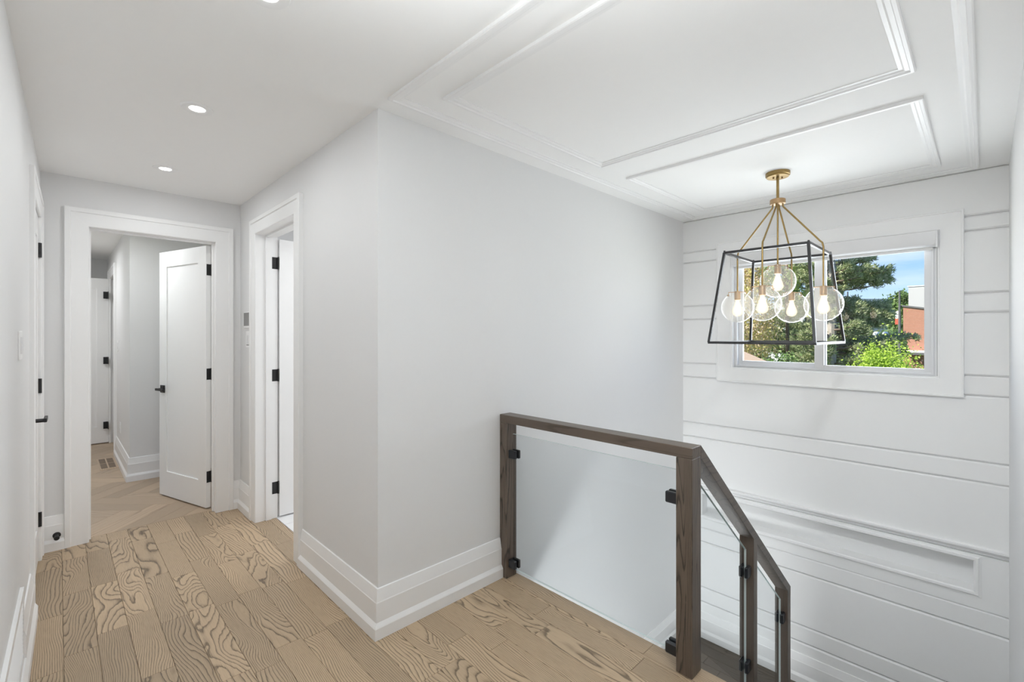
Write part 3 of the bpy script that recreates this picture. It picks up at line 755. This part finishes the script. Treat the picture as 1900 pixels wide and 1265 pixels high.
bc4 = [(-bxh, -byh, zbt+0.007), (bxh, -byh, zbt+0.007), (bxh, byh, zbt+0.007), (-bxh, byh, zbt+0.007)]
bpy.data.objects.remove(fm)
fm = bar(tc4[0], tc4[1]).build('frame', GUNMETAL, lc)
for i in range(4):
    if i: bar(tc4[i], tc4[(i+1) % 4]).build('frame_bar', GUNMETAL, fm)
    bar(bc4[i], bc4[(i+1) % 4]).build('frame_bar', GUNMETAL, fm)
    bar(tc4[i], bc4[i]).build('frame_bar', GUNMETAL, fm)
    MB().lathe([(0.006, ztp+0.007), (0.006, ztp+0.014), (0, ztp+0.016)], 10, (tc4[i][0], tc4[i][1], 0)).build('frame_screw', GUNMETAL, fm)
def globe_set(px, py, zt):
    """brass arm down to a socket top at height zt (world), globe and bulb below"""
    zz = zt - z0
    r = math.hypot(px, py)
    if r > 0.01:
        ux, uy = px/r, py/r
        hb = 2.249-z0; bz = 1.957-z0
        P = [(ux*0.030, uy*0.030, hb+0.004), (ux*0.030, uy*0.030, hb-0.012), (ux*0.034, uy*0.034, hb-0.022)]
        e = Vector((px, py, bz)); s = Vector(P[-1]); d = (e-s).normalized()
        P += [tuple(s+d*0.015), tuple(e-d*0.030), tuple(e-d*0.012+Vector((ux*0.002, uy*0.002, 0))), (px, py, bz-0.018), (px, py, bz-0.035), (px, py, zz-0.002)]
        MB().tube(P, 0.0052, 12).build('arm', BRASS, lc, smooth=True)
    else:
        MB().tube([(0, 0, 2.25-z0), (0, 0, zz-0.002)], 0.0052, 12).build('arm', BRASS, lc, smooth=True)
    so = MB().lathe([(0.0, zz), (0.0185, zz), (0.0195, zz-0.002), (0.0195, zz-0.058), (0.014, zz-0.060), (0.0, zz-0.060)], 28, (px, py, 0)).build('socket', BRASSD, lc, smooth=True)
    MB().tube([(px-0.052, py-0.02, zz-0.028), (px-0.052, py-0.02, zz-0.006), (px, py, zz-0.004), (px+0.052, py+0.02, zz-0.006), (px+0.052, py+0.02, zz-0.028)], 0.0028, 8)\
        .lathe([(0, 0.006), (0.007, 0.004), (0.007, -0.006), (0, -0.008)], 10, (px-0.054, py-0.021, zz-0.026)).lathe([(0, 0.006), (0.007, 0.004), (0.007, -0.006), (0, -0.008)], 10, (px+0.054, py+0.021, zz-0.026)).build('globe_holder', BRASSD, so, smooth=True)
    R = 0.104; cz = zz - 0.110
    pr = [(0.048, cz+0.104)]
    for k in range(0, 19):
        a = math.radians(62 - k*152/18)
        pr.append((max(0.0, R*math.cos(a)), cz+R*math.sin(a)))
    pr[-1] = (0.0, cz-R)
    MB().lathe(pr, 40, (px, py, 0), caps=False).build('globe', GLOBE, lc, smooth=True)
    zb = zz-0.058
    bp = [(0.013, zb), (0.014, zb-0.012), (0.019, zb-0.030), (0.029, zb-0.058), (0.034, zb-0.078), (0.033, zb-0.092), (0.024, zb-0.106), (0.011, zb-0.113), (0.0, zb-0.114)]
    bo = MB().lathe(bp, 24, (px, py, 0), caps=False).build('bulb', BULB, lc, smooth=True)
    fmb = MB()
    for k in range(4):
        a = k*PI/2+0.4
        fmb.tube([(px+0.004*math.cos(a), py+0.004*math.sin(a), zb-0.022), (px+0.011*math.cos(a), py+0.011*math.sin(a), zb-0.085)], 0.0016, 6)
    fmb.build('filament', FILA, bo)
    light('bulb_light', 'POINT', (CX+px, CY+py, zt-0.125), 1.0, (1.0, 0.92, 0.80), shadow_soft_size=0.028)
globe_set(-0.250, 0, 1.700); globe_set(0, -0.298, 1.700); globe_set(0, 0.310, 1.700); globe_set(0.252, 0, 1.700); globe_set(0, 0, 1.857)

# ------------------------------------------------------------------ recessed lights
def downlight(x, y, label, energy):
    t = tag(empty('recessed_light', (x, y, H)), label, 'ceiling light', 'recessed lights along the hall ceiling')
    MB().lathe([(0.031, 0.0), (0.033, -0.004), (0.044, -0.0075), (0.062, -0.006), (0.066, -0.001), (0.066, 0.0)], 40, caps=False).build('trim_ring', TRIM, t, smooth=True)
    MB().lathe([(0.0, -0.003), (0.032, -0.003), (0.033, -0.001)], 32, caps=False).build('lens', LENS, t, smooth=True)
    light('downlight', 'AREA', (x, y, H-0.012), energy, (0.95, 0.985, 1.0), (0, 0, 0), shape='DISK', size=0.06)
downlight(-3.635, 0.486, 'small lit recessed ceiling light farthest down the hall, near the end door', 2.5)
downlight(-2.567, 0.463, 'small lit recessed ceiling light nearest the wall corner', 2.5)
downlight(-1.553, 0.462, 'recessed ceiling light cut off by the top edge of the photo', 2.5)

# ------------------------------------------------------------------ small wall fittings
th = tag(empty('thermostat', (-4.005, HY, 1.465)), 'small thermostat with a grey screen beside the side door casing', 'thermostat')
MB().bevbox(-0.082, 0.082, -0.018, 0.0, -0.012, 0.114, 0.004).build('case', TRIM, th)
MB().box(-0.074, 0.074, -0.0195, -0.017, 0.006, 0.108).build('screen', SCREEN, th)
def switch(name, loc, rz, label, w_=0.115, h_=0.116, dots=False, n=2):
    s = tag(empty(name, loc, rz), label, 'switch')
    MB().bevbox(-w_/2, w_/2, -0.006, 0.0, 0, h_, 0.002).build('plate', TRIM, s)
    for k in range(n):
        x = (k-(n-1)/2)*0.046
        MB().bevbox(x-0.017, x+0.017, -0.010, -0.005, h_/2-0.033, h_/2+0.033, 0.0015).build('rocker', PVC, s)
    if dots:
        for x in (-0.03, 0.0, 0.03):
            MB().lathe([(0.0, -0.003), (0.005, -0.003), (0.005, 0.003), (0, 0.003)], 10, (x, -0.007, 0.022)).build('button', SCREEN, s)
switch('light_switch', (-4.005, HY, 1.300), 0, 'white switch plate with small dark buttons below the thermostat', 0.14, 0.13, True)
switch('light_switch', (-2.72, LY, 1.300), PI, 'white light switch seen edge-on on the left wall')
switch('light_switch', (-6.90, RMY, 1.22), 0, 'white light switch seen edge-on on the corridor wall beyond')
ol = tag(empty('wall_outlet', (-6.62, RMY, 0.33)), 'white wall outlet above the baseboard in the corridor beyond', 'outlet')
MB().bevbox(-0.036, 0.036, -0.006, 0, 0, 0.115, 0.002).build('plate', TRIM, ol)
MB().bevbox(-0.017, 0.017, -0.008, -0.005, 0.065, 0.095, 0.001).build('socket', PVC, ol)
MB().bevbox(-0.017, 0.017, -0.008, -0.005, 0.020, 0.050, 0.001).build('socket', PVC, ol)
# register on the left wall
wg = tag(empty('wall_register', (-2.20, LY, 0.075)), 'white steel return air register low on the left wall', 'vent')
MB().box(-0.56, -0.53, 0, 0.012, 0, 0.293).box(0.53, 0.56, 0, 0.012, 0, 0.293).box(-0.53, 0.53, 0, 0.012, 0, 0.030).box(-0.53, 0.53, 0, 0.012, 0.263, 0.293).build('register_frame', TRIM, wg)
sm = MB().prism([(0.001, 0.0), (0.0095, -0.008), (0.0105, -0.006), (0.002, 0.004)], lambda u, v, w_: (w_, u, v), -0.53, 0.53).mesh('slat', TRIM)
for k in range(14):
    o = bpy.data.objects.new('slat', sm); COL.objects.link(o); o.parent = wg; o.location = (0, 0, 0.042+k*0.0163)
# door stop on the baseboard
ds = tag(empty('door_stop', (EX+0.018, -0.006, 0.096)), 'black knob door stop on the short baseboard left of the end door', 'door stop')
def xlathe(prof, name, par, mat):
    m = MB().lathe(prof, 20); m.v = [(z, y, -x) for x, y, z in m.v]; return m.build(name, mat, par, smooth=True)
xlathe([(0.0, 0.0), (0.020, 0.0), (0.020, 0.004), (0.009, 0.007), (0.008, 0.050), (0.0, 0.050)], 'stem', ds, BLACK)
xlathe([(0.0, 0.048), (0.013, 0.048), (0.014, 0.052), (0.014, 0.066), (0.010, 0.071), (0.0, 0.072)], 'rubber_tip', ds, BLACK)
# the left wall runs a shade out of square with the rest of the hall
SKEW = math.radians(-1.1); PV = Vector((-2.70, LY, 0))
for o in [q for q in COL.objects if q.parent is None and q.name in ('wall_left', 'door_3', 'baseboard_left', 'baseboard_left_shoe', 'wall_register', 'light_switch.001')]:
    rot = Matrix.Rotation(SKEW, 4, 'Z')
    o.location = PV + rot @ (o.location - PV)
    o.rotation_euler.z += SKEW
# floor register in the room beyond
fv = tag(empty('floor_register', (-6.70, 0.385, 0.0)), 'wooden floor register with dark slots in the herringbone floor', 'vent')
MB().box(-0.30, 0.30, -0.075, 0.075, 0.0, 0.003).build('register_plate', CHEV, fv)
for i in range(2):
    for j in range(2):
        MB().box(-0.25+i*0.26, -0.01+i*0.26, -0.062+j*0.065, -0.010+j*0.065, 0.0025, 0.0042).build('slot', VENTD, fv)

# ------------------------------------------------------------------ outside the window
GZ = -3.2
def leaf_mat(name, cols, rough=0.6, trans=0.25):
    m, t, b = new_mat(name); N = t.nodes; Lk = t.links.new
    g = N.new('ShaderNodeNewGeometry'); r = N.new('ShaderNodeValToRGB'); e = r.color_ramp
    e.elements[0].position = 0; e.elements[0].color = (*cols[0], 1); e.elements[1].position = 1; e.elements[1].color = (*cols[-1], 1)
    for i, c in enumerate(cols[1:-1]):
        q = e.elements.new((i+1)/(len(cols)-1)); q.color = (*c, 1)
    Lk(g.outputs['Random Per Island'], r.inputs[0]); Lk(r.outputs[0], b.inputs['Base Color'])
    b.inputs['Roughness'].default_value = rough; b.inputs['Specular IOR Level'].default_value = 0.25
    o = N['Material Output']; tl = N.new('ShaderNodeBsdfTranslucent'); Lk(r.outputs[0], tl.inputs[0])
    mx = N.new('ShaderNodeMixShader'); mx.inputs[0].default_value = trans
    Lk(b.outputs[0], mx.inputs[1]); Lk(tl.outputs[0], mx.inputs[2]); Lk(mx.outputs[0], o.inputs['Surface'])
    return m
PINEG = leaf_mat('pine_needles', [(0.16, 0.22, 0.09), (0.32, 0.38, 0.18), (0.46, 0.50, 0.27), (0.56, 0.57, 0.38)])
DARKG = leaf_mat('dark_needles', [(0.09, 0.14, 0.07), (0.20, 0.26, 0.12), (0.30, 0.36, 0.18), (0.42, 0.44, 0.28)])
YELG = leaf_mat('yellow_green_leaves', [(0.42, 0.42, 0.12), (0.66, 0.60, 0.20), (0.74, 0.56, 0.36), (0.80, 0.64, 0.50), (0.50, 0.52, 0.18)], trans=0.35)
LIGHTG = leaf_mat('light_green_leaves', [(0.22, 0.34, 0.08), (0.42, 0.52, 0.18), (0.55, 0.60, 0.30)], trans=0.35)
LIME = leaf_mat('lime_leaves', [(0.30, 0.46, 0.04), (0.46, 0.62, 0.09), (0.60, 0.72, 0.18)], trans=0.4)
MIDG = leaf_mat('mid_green_leaves', [(0.07, 0.14, 0.04), (0.17, 0.27, 0.08), (0.30, 0.38, 0.15)], trans=0.3)
REDB = leaf_mat('russet_twigs', [(0.30, 0.15, 0.10), (0.42, 0.22, 0.15), (0.52, 0.34, 0.24)], trans=0.2)
BARK = plain('bark', (0.17, 0.13, 0.10), 0.9, noise=0.3, nscale=20)
BARKL = plain('pale_bark', (0.40, 0.36, 0.31), 0.9, noise=0.25, nscale=20)
npr = np.random.default_rng(11)

def shards(C, D, ln, wd):
    """rhombic blades at centres C pointing along D -> verts, faces arrays"""
    n = len(C); D = D/np.linalg.norm(D, axis=1, keepdims=True)
    R_ = npr.normal(size=(n, 3)); S = np.cross(D, R_); S /= np.linalg.norm(S, axis=1, keepdims=True)+1e-9
    ln = np.asarray(ln).reshape(-1, 1)*np.ones((n, 1)); wd = np.asarray(wd).reshape(-1, 1)*np.ones((n, 1))
    V = np.stack([C-D*ln/2, C+S*wd/2, C+D*ln/2, C-S*wd/2], axis=1).reshape(-1, 3)
    return V
def quad_obj(name, V, mat, parent, kind='stuff'):
    n = len(V)//4
    me = bpy.data.meshes.new(name)
    me.vertices.add(4*n); me.vertices.foreach_set('co', V.astype(np.float32).ravel())
    me.loops.add(4*n); me.loops.foreach_set('vertex_index', np.arange(4*n, dtype=np.int32))
    me.polygons.add(n); me.polygons.foreach_set('loop_start', np.arange(0, 4*n, 4, dtype=np.int32))
    me.update(calc_edges=True); me.materials.append(mat)
    o = bpy.data.objects.new(name, me); COL.objects.link(o); o.parent = parent
    o['kind'] = kind
    return o
def broad_tree(loc, crown, mat, label, n, ls, clumps, trunk_r=0.10, bark=None, seed=1, cat='tree', name='broadleaf_tree', group=None, spread=0.33):
    """crown = (cz, rx, ry, rz): leaves gathered in clumps over an ellipsoid, with trunk and limbs"""
    rg = np.random.default_rng(seed); cz, rx_, ry_, rz_ = crown; cz -= loc[2]
    t = tag(empty(name, loc), label, cat, group)
    d = rg.normal(size=(clumps, 3)); d /= np.linalg.norm(d, axis=1, keepdims=True)
    rad = rg.uniform(0.35, 1.0, size=(clumps, 1))**0.6
    cc = d*rad*np.array([rx_, ry_, rz_])*0.86 + np.array([0, 0, cz])
    which = rg.integers(0, clumps, n); cr_ = np.array([rx_, ry_, rz_])*spread
    off = rg.normal(size=(n, 3))*cr_*0.5*rg.uniform(0.5, 1.1, size=(clumps, 1))[which]
    C = cc[which]+off; D = rg.normal(size=(n, 3)) + np.array([0, 0, -0.2])
    l = rg.uniform(0.7, 1.3, n)*ls
    quad_obj('foliage', shards(C, D, l, l*0.62), mat, t)
    m = MB(); m.tube([(0, 0, 0), (0.03, 0.02, cz*0.45), (0.0, 0.0, cz), (0.02, 0, cz+rz_*0.6)], [trunk_r*1.3, trunk_r, trunk_r*0.7, 0.02], 8)
    m.build('trunk', bark or BARK, t, smooth=True)
    m = MB()
    for i in range(min(16, clumps)):
        e = cc[i]; s = np.array([0.0, 0.0, max(0.3, cz-rz_*0.7+0.5*(e[2]-cz+rz_)*0.5)])
        mdl = (s+e)/2 + np.array([0, 0, -0.05])
        m.tube([tuple(s), tuple(mdl), tuple(e)], [trunk_r*0.4, trunk_r*0.28, 0.012], 6)
    m.build('branches', bark or BARK, t, smooth=True)['kind'] = 'stuff'
    return t
def pine_tree(loc, top, mat, label, lens, seed=3, tufts=20, per=44, nl=0.12, nw=0.026, whorls=26, name='pine_tree', forced=(), per_whorl=5):
    """trunk with whorls of upswept branches; needle tufts along the outer part of every branch. lens(z) = branch length"""
    rg = np.random.default_rng(seed)
    t = tag(empty(name, loc), label, 'tree')
    hgt = top-loc[2]
    MB().tube([(0, 0, 0), (0.05, 0, hgt*0.5), (0, 0.03, hgt)], [0.17, 0.12, 0.02], 9).build('trunk', BARKL, t, smooth=True)
    mb = MB(); Cs = []; Ds = []
    br = []
    for i in range(whorls):
        z = hgt*(0.30+0.68*i/whorls)
        for k in range(per_whorl):
            br.append((z+rg.uniform(-0.1, 0.1), rg.uniform(0, 2*PI), lens(z+loc[2])*rg.uniform(0.7, 1.05), rg.uniform(0.05, 0.28)))
    br += [(f[0]-loc[2], f[1], f[2], f[3]) for f in forced]
    for z, a, Lb, upw in br:
        if Lb < 0.15: continue
        u = np.array([math.cos(a), math.sin(a), 0.0]); p0 = np.array([0, 0, z-upw*Lb*0.5])
        pts = [p0 + u*Lb*s + np.array([0, 0, upw*Lb*s*s*1.0]) for s in (0, 0.35, 0.7, 1.0)]
        mb.tube([tuple(p) for p in pts], [0.035, 0.026, 0.015, 0.006], 5)
        side = np.array([-u[1], u[0], 0.0])
        nt_ = max(3, int(tufts*Lb/1.6))
        for q in range(nt_):
            s = rg.uniform(0.25, 1.0)**0.8; wv = rg.normal()*0.16*Lb*(1.15-s)
            p = p0 + u*Lb*s + np.array([0, 0, upw*Lb*s*s]) + side*wv + np.array([0, 0, rg.uniform(-0.02, 0.10)])
            d0 = u*0.7 + side*np.sign(wv)*0.4 + np.array([0, 0, 0.6])
            D = rg.normal(size=(per, 3))*0.75 + d0
            D /= np.linalg.norm(D, axis=1, keepdims=True)
            Cs.append(p + D*nl*0.5 + rg.normal(size=(per, 3))*0.035); Ds.append(D)
    C = np.concatenate(Cs); D = np.concatenate(Ds)
    l = rg.uniform(0.7, 1.2, len(C))*nl
    quad_obj('needles', shards(C, D, l, nw), mat, t)
    mb.build('branches', BARK, t, smooth=True)['kind'] = 'stuff'
    return t

lawn, lt, lb_ = new_mat('grass_ground')
_n = lt.nodes.new('ShaderNodeTexNoise'); _n.inputs['Scale'].default_value = 0.6; _n.inputs['Detail'].default_value = 6
_r = lt.nodes.new('ShaderNodeValToRGB'); _r.color_ramp.elements[0].color = (0.10, 0.16, 0.05, 1); _r.color_ramp.elements[1].color = (0.22, 0.27, 0.10, 1)
_c = lt.nodes.new('ShaderNodeTexCoord'); lt.links.new(_c.outputs['Object'], _n.inputs['Vector']); lt.links.new(_n.outputs['Fac'], _r.inputs[0]); lt.links.new(_r.outputs[0], lb_.inputs['Base Color'])
lb_.inputs['Roughness'].default_value = 0.95
struct(MB().lathe([(0.0, 0.0), (60.0, 0.0), (220.0, 0.0), (220.0, -0.5)], 48).build('ground', lawn, loc=(-5, 45, GZ)), 'grass ground outside the window')

# big pine right of the window's centre bar
FA = math.atan2(0.714, 0.70)
forced = []
rq = random.Random(5)
for z, L_, up in ((3.05, 2.0, 0.10), (2.95, 1.85, 0.16), (3.2, 1.75, 0.14), (3.35, 1.5, 0.16), (3.1, 1.4, 0.2), (3.55, 1.45, 0.12), (3.9, 1.35, 0.1), (4.1, 1.15, 0.1),
                  (2.42, 1.1, 0.08), (2.28, 1.45, 0.08), (2.18, 1.75, 0.08), (2.10, 1.6, 0.1), (2.0, 1.35, 0.1), (1.9, 1.7, 0.06),
                  (1.72, 1.75, 0.06), (1.66, 1.6, 0.1), (1.55, 1.5, 0.08), (1.20, 2.45, 0.10), (1.12, 2.25, 0.14), (1.05, 2.0, 0.10), (0.95, 1.8, 0.1), (1.0, 1.5, 0.1), (0.8, 1.6, 0.08)):
    for q in range(2):
        forced.append((z+rq.uniform(-0.06, 0.06), FA+rq.uniform(-0.30, 0.30), L_*rq.uniform(0.85, 1.0), up))
pine_tree((-3.30, 16.75, GZ), 8.5, PINEG, 'tall pine with layered upswept branches right of the window bar',
          lambda z: 1.10 if z > 2.9 else (0.6 if z > 1.9 else 1.05), forced=forced, whorls=30)
pine_tree((-5.0, 21.5, GZ), 7.6, DARKG, 'dark evergreen behind the globes, left of the window bar', lambda z: max(0.4, 2.3-0.24*(z+1)), seed=9, tufts=20, per=34, nl=0.24, nw=0.024, whorls=20)
broad_tree((-5.95, 16.3, GZ), (1.8, 1.40, 1.2, 2.9), YELG, 'yellow and pink leaved tree at the left of the window', 30000, 0.066, 90, 0.07, seed=4)
broad_tree((-4.85, 18.2, GZ), (3.7, 0.95, 1.0, 1.5), LIGHTG, 'light green loose tree between the globes and the centre bar', 3800, 0.10, 40, 0.07, seed=6, spread=0.30)
broad_tree((-3.75, 13.6, GZ), (-0.55, 0.85, 0.7, 1.45), MIDG, 'mid green bush behind the tan roof', 12000, 0.085, 50, 0.05, seed=8, cat='shrub', name='leafy_bush')
broad_tree((-1.50, 12.0, GZ), (-0.20, 0.80, 0.65, 1.45), LIME, 'bright lime green shrub at the bottom of the right pane', 38000, 0.048, 110, 0.04, seed=12, cat='shrub', name='leafy_bush')
broad_tree((-1.05, 15.6, GZ), (-0.2, 0.6, 0.6, 0.95), REDB, 'russet twiggy bush in front of the brick building', 5000, 0.07, 36, 0.03, seed=14, cat='shrub', name='twiggy_bush')
broad_tree((-6.20, 60.5, GZ), (3.6, 1.25, 1.2, 2.4), MIDG, 'green tree behind the flag pole', 6000, 0.32, 40, 0.15, seed=15)
for i, (x, y, cz, rr_, lab) in enumerate(((-14.5, 40, -0.2, 3.2, 'distant rounded tree at the far left of the view'), (-11.5, 51, 0.4, 2.9, 'distant rounded tree below the grey house'),
                                          (-7.4, 45, 0.0, 2.4, 'distant rounded tree left of the two outdoor lamps'), (-4.4, 36, -0.9, 1.4, 'distant rounded tree beside the brick building'))):
    broad_tree((x, y, GZ), (cz, rr_, 2.0, 2.6), MIDG if i % 2 else DARKG, lab, 6000, 0.30, 40, 0.15, seed=30+i, group='trees along the far street')

# brick building with a white storey behind
def brick_mat():
    m, t, b = new_mat('red_brick'); N = t.nodes; Lk = t.links.new
    c = N.new('ShaderNodeTexCoord'); mpn = N.new('ShaderNodeMapping'); mpn.inputs['Rotation'].default_value = (PI/2, 0, 0)
    sp = N.new('ShaderNodeSeparateXYZ'); cb = N.new('ShaderNodeCombineXYZ'); ad = N.new('ShaderNodeMath'); ad.operation = 'ADD'
    Lk(c.outputs['Object'], sp.inputs[0]); Lk(sp.outputs['X'], ad.inputs[0]); Lk(sp.outputs['Y'], ad.inputs[1]); Lk(ad.outputs[0], cb.inputs['X']); Lk(sp.outputs['Z'], cb.inputs['Y'])
    br = N.new('ShaderNodeTexBrick'); br.inputs['Color1'].default_value = (0.36, 0.15, 0.09, 1); br.inputs['Color2'].default_value = (0.31, 0.125, 0.075, 1); br.inputs['Mortar'].default_value = (0.40, 0.28, 0.21, 1)
    br.inputs['Scale'].default_value = 1.0; br.inputs['Brick Width'].default_value = 0.11; br.inputs['Row Height'].default_value = 0.04; br.inputs['Mortar Size'].default_value = 0.004
    Lk(cb.outputs[0], br.inputs['Vector']); Lk(br.outputs['Color'], b.inputs['Base Color']); b.inputs['Roughness'].default_value = 0.9
    return m
BRICK = brick_mat()
WHITEB = plain('pale_cladding', (0.42, 0.42, 0.41), 0.7, noise=0.02)
DARKT = plain('dark_flashing', (0.10, 0.10, 0.10), 0.6)
HGREY = plain('house_grey', (0.46, 0.47, 0.48), 0.8)
ROOFG = plain('roof_grey', (0.40, 0.42, 0.42), 0.9)
WINB = plain('far_window', (0.75, 0.78, 0.82), 0.2)
WHITEP = plain('white_enamel', (0.82, 0.83, 0.85), 0.35)
rzb = math.atan2(-0.07, 0.998)
bb = tag(empty('brick_building', (-3.70, 39.1, GZ), rzb), 'red brick building with a dark roof edge at the right of the window', 'building')
MB().prism([(0, 0), (5, 0), (5, 5.48), (0, 6.43)], lambda u, v, w_: (u, w_, v), 0, 10).build('brick_wall', BRICK, bb)
MB().prism([(-0.06, 6.44), (5.06, 5.47), (5.06, 5.57), (-0.06, 6.54)], lambda u, v, w_: (u, w_, v), -0.08, 10.1).build('roof_edge', DARKT, bb)
MB().box(0.1, 3.0, -0.7, 0, 3.50, 3.62).build('canopy', WHITEP, bb)
MB().box(0.1, 3.0, -0.70, -0.62, 3.35, 3.50).build('canopy_trim', DARKT, bb)
wb = tag(empty('white_building', (-4.62, 52.5, GZ), rzb), 'pale flat roofed storey rising behind the brick building', 'building')
MB().box(0, 9, 0, 10, 0, 8.75).build('wall', WHITEB, wb)
MB().box(-0.05, 9.05, -0.05, 10.05, 8.75, 8.83).build('roof_edge', WHITEP, wb)
gh = tag(empty('grey_house', (-10.2, 75, GZ), 0.78), 'distant grey building with a long roof line and two rows of pale windows', 'building')
MB().box(-9, 3.2, -0.5, 8, 0, 8.1).build('wall', HGREY, gh)
MB().box(-9.3, 3.5, -0.8, 8.3, 8.1, 9.2).build('roof', ROOFG, gh)
for k in range(7):
    for z in (5.7, 7.0): MB().box(-8.0+k*1.55, -7.0+k*1.55, -0.56, -0.48, z, z+0.65).build('window', WINB, gh)
for x in (-5.2, -2.4): MB().box(x, x+0.12, 1, 1.12, 9.2, 10.3).build('vent_pipe', DARKT, gh)
# flag pole
fp = tag(empty('flag_pole', (-3.09, 31.14, GZ)), 'dark pole with a small red and white flag left of the brick building', 'pole')
MB().tube([(0, 0, 0), (0, 0, 5.2), (0, 0, 6.9)], [0.075, 0.06, 0.04], 10).build('pole', DARKT, fp, smooth=True)
MB().box(-0.17, -0.04, -0.01, 0.01, 5.25, 5.85).build('flag', plain('flag_white', (0.75, 0.72, 0.70), 0.8), fp)
MB().box(-0.18, -0.05, -0.015, 0.015, 5.15, 5.45).build('flag_red', plain('flag_red', (0.55, 0.10, 0.06), 0.8), fp)
# twin street lamps
for x, y, lab in ((-3.20, 24.60, 'left of the two round white outdoor lamps in the trees'), (-2.93, 24.87, 'right of the two round white outdoor lamps in the trees')):
    sl_ = tag(empty('globe_lamp', (x, y, GZ)), lab, 'lamp', 'round outdoor lamps')
    MB().tube([(0, 0, 0), (0, 0, 4.55)], 0.018, 8).build('post', DARKT, sl_, smooth=True)
    MB().lathe([(0.0, 4.52), (0.06, 4.535), (0.105, 4.58), (0.115, 4.64), (0.095, 4.70), (0.05, 4.74), (0.0, 4.745)], 20).build('lamp_globe', WHITEP, sl_, smooth=True)
# low building with a tan shingled hip roof
TAN = plain('tan_shingle', (0.80, 0.54, 0.34), 0.9, noise=0.12, nscale=25)
gr = tag(empty('garden_shed', (-4.9, 9.3, GZ)), 'low outbuilding with a tan shingled roof at the lower left of the window', 'building')
MB().box(-1.7, 2.1, -0.5, 1.9, 0, 3.6).build('wall', WHITEB, gr)
MB().add([(-2.0, -0.9, 3.55), (2.45, -0.9, 3.55), (2.45, 2.3, 3.55), (-2.0, 2.3, 3.55), (-0.7, 0.5, 4.52), (0.95, 0.5, 4.52), (-2.0, -0.9, 3.45), (2.45, -0.9, 3.45), (2.45, 2.3, 3.45), (-2.0, 2.3, 3.45)],
         [(0, 1, 5, 4), (1, 2, 5), (2, 3, 4, 5), (3, 0, 4), (6, 9, 8, 7), (0, 6, 7, 1), (1, 7, 8, 2), (2, 8, 9, 3), (3, 9, 6, 0)]).build('roof', TAN, gr)
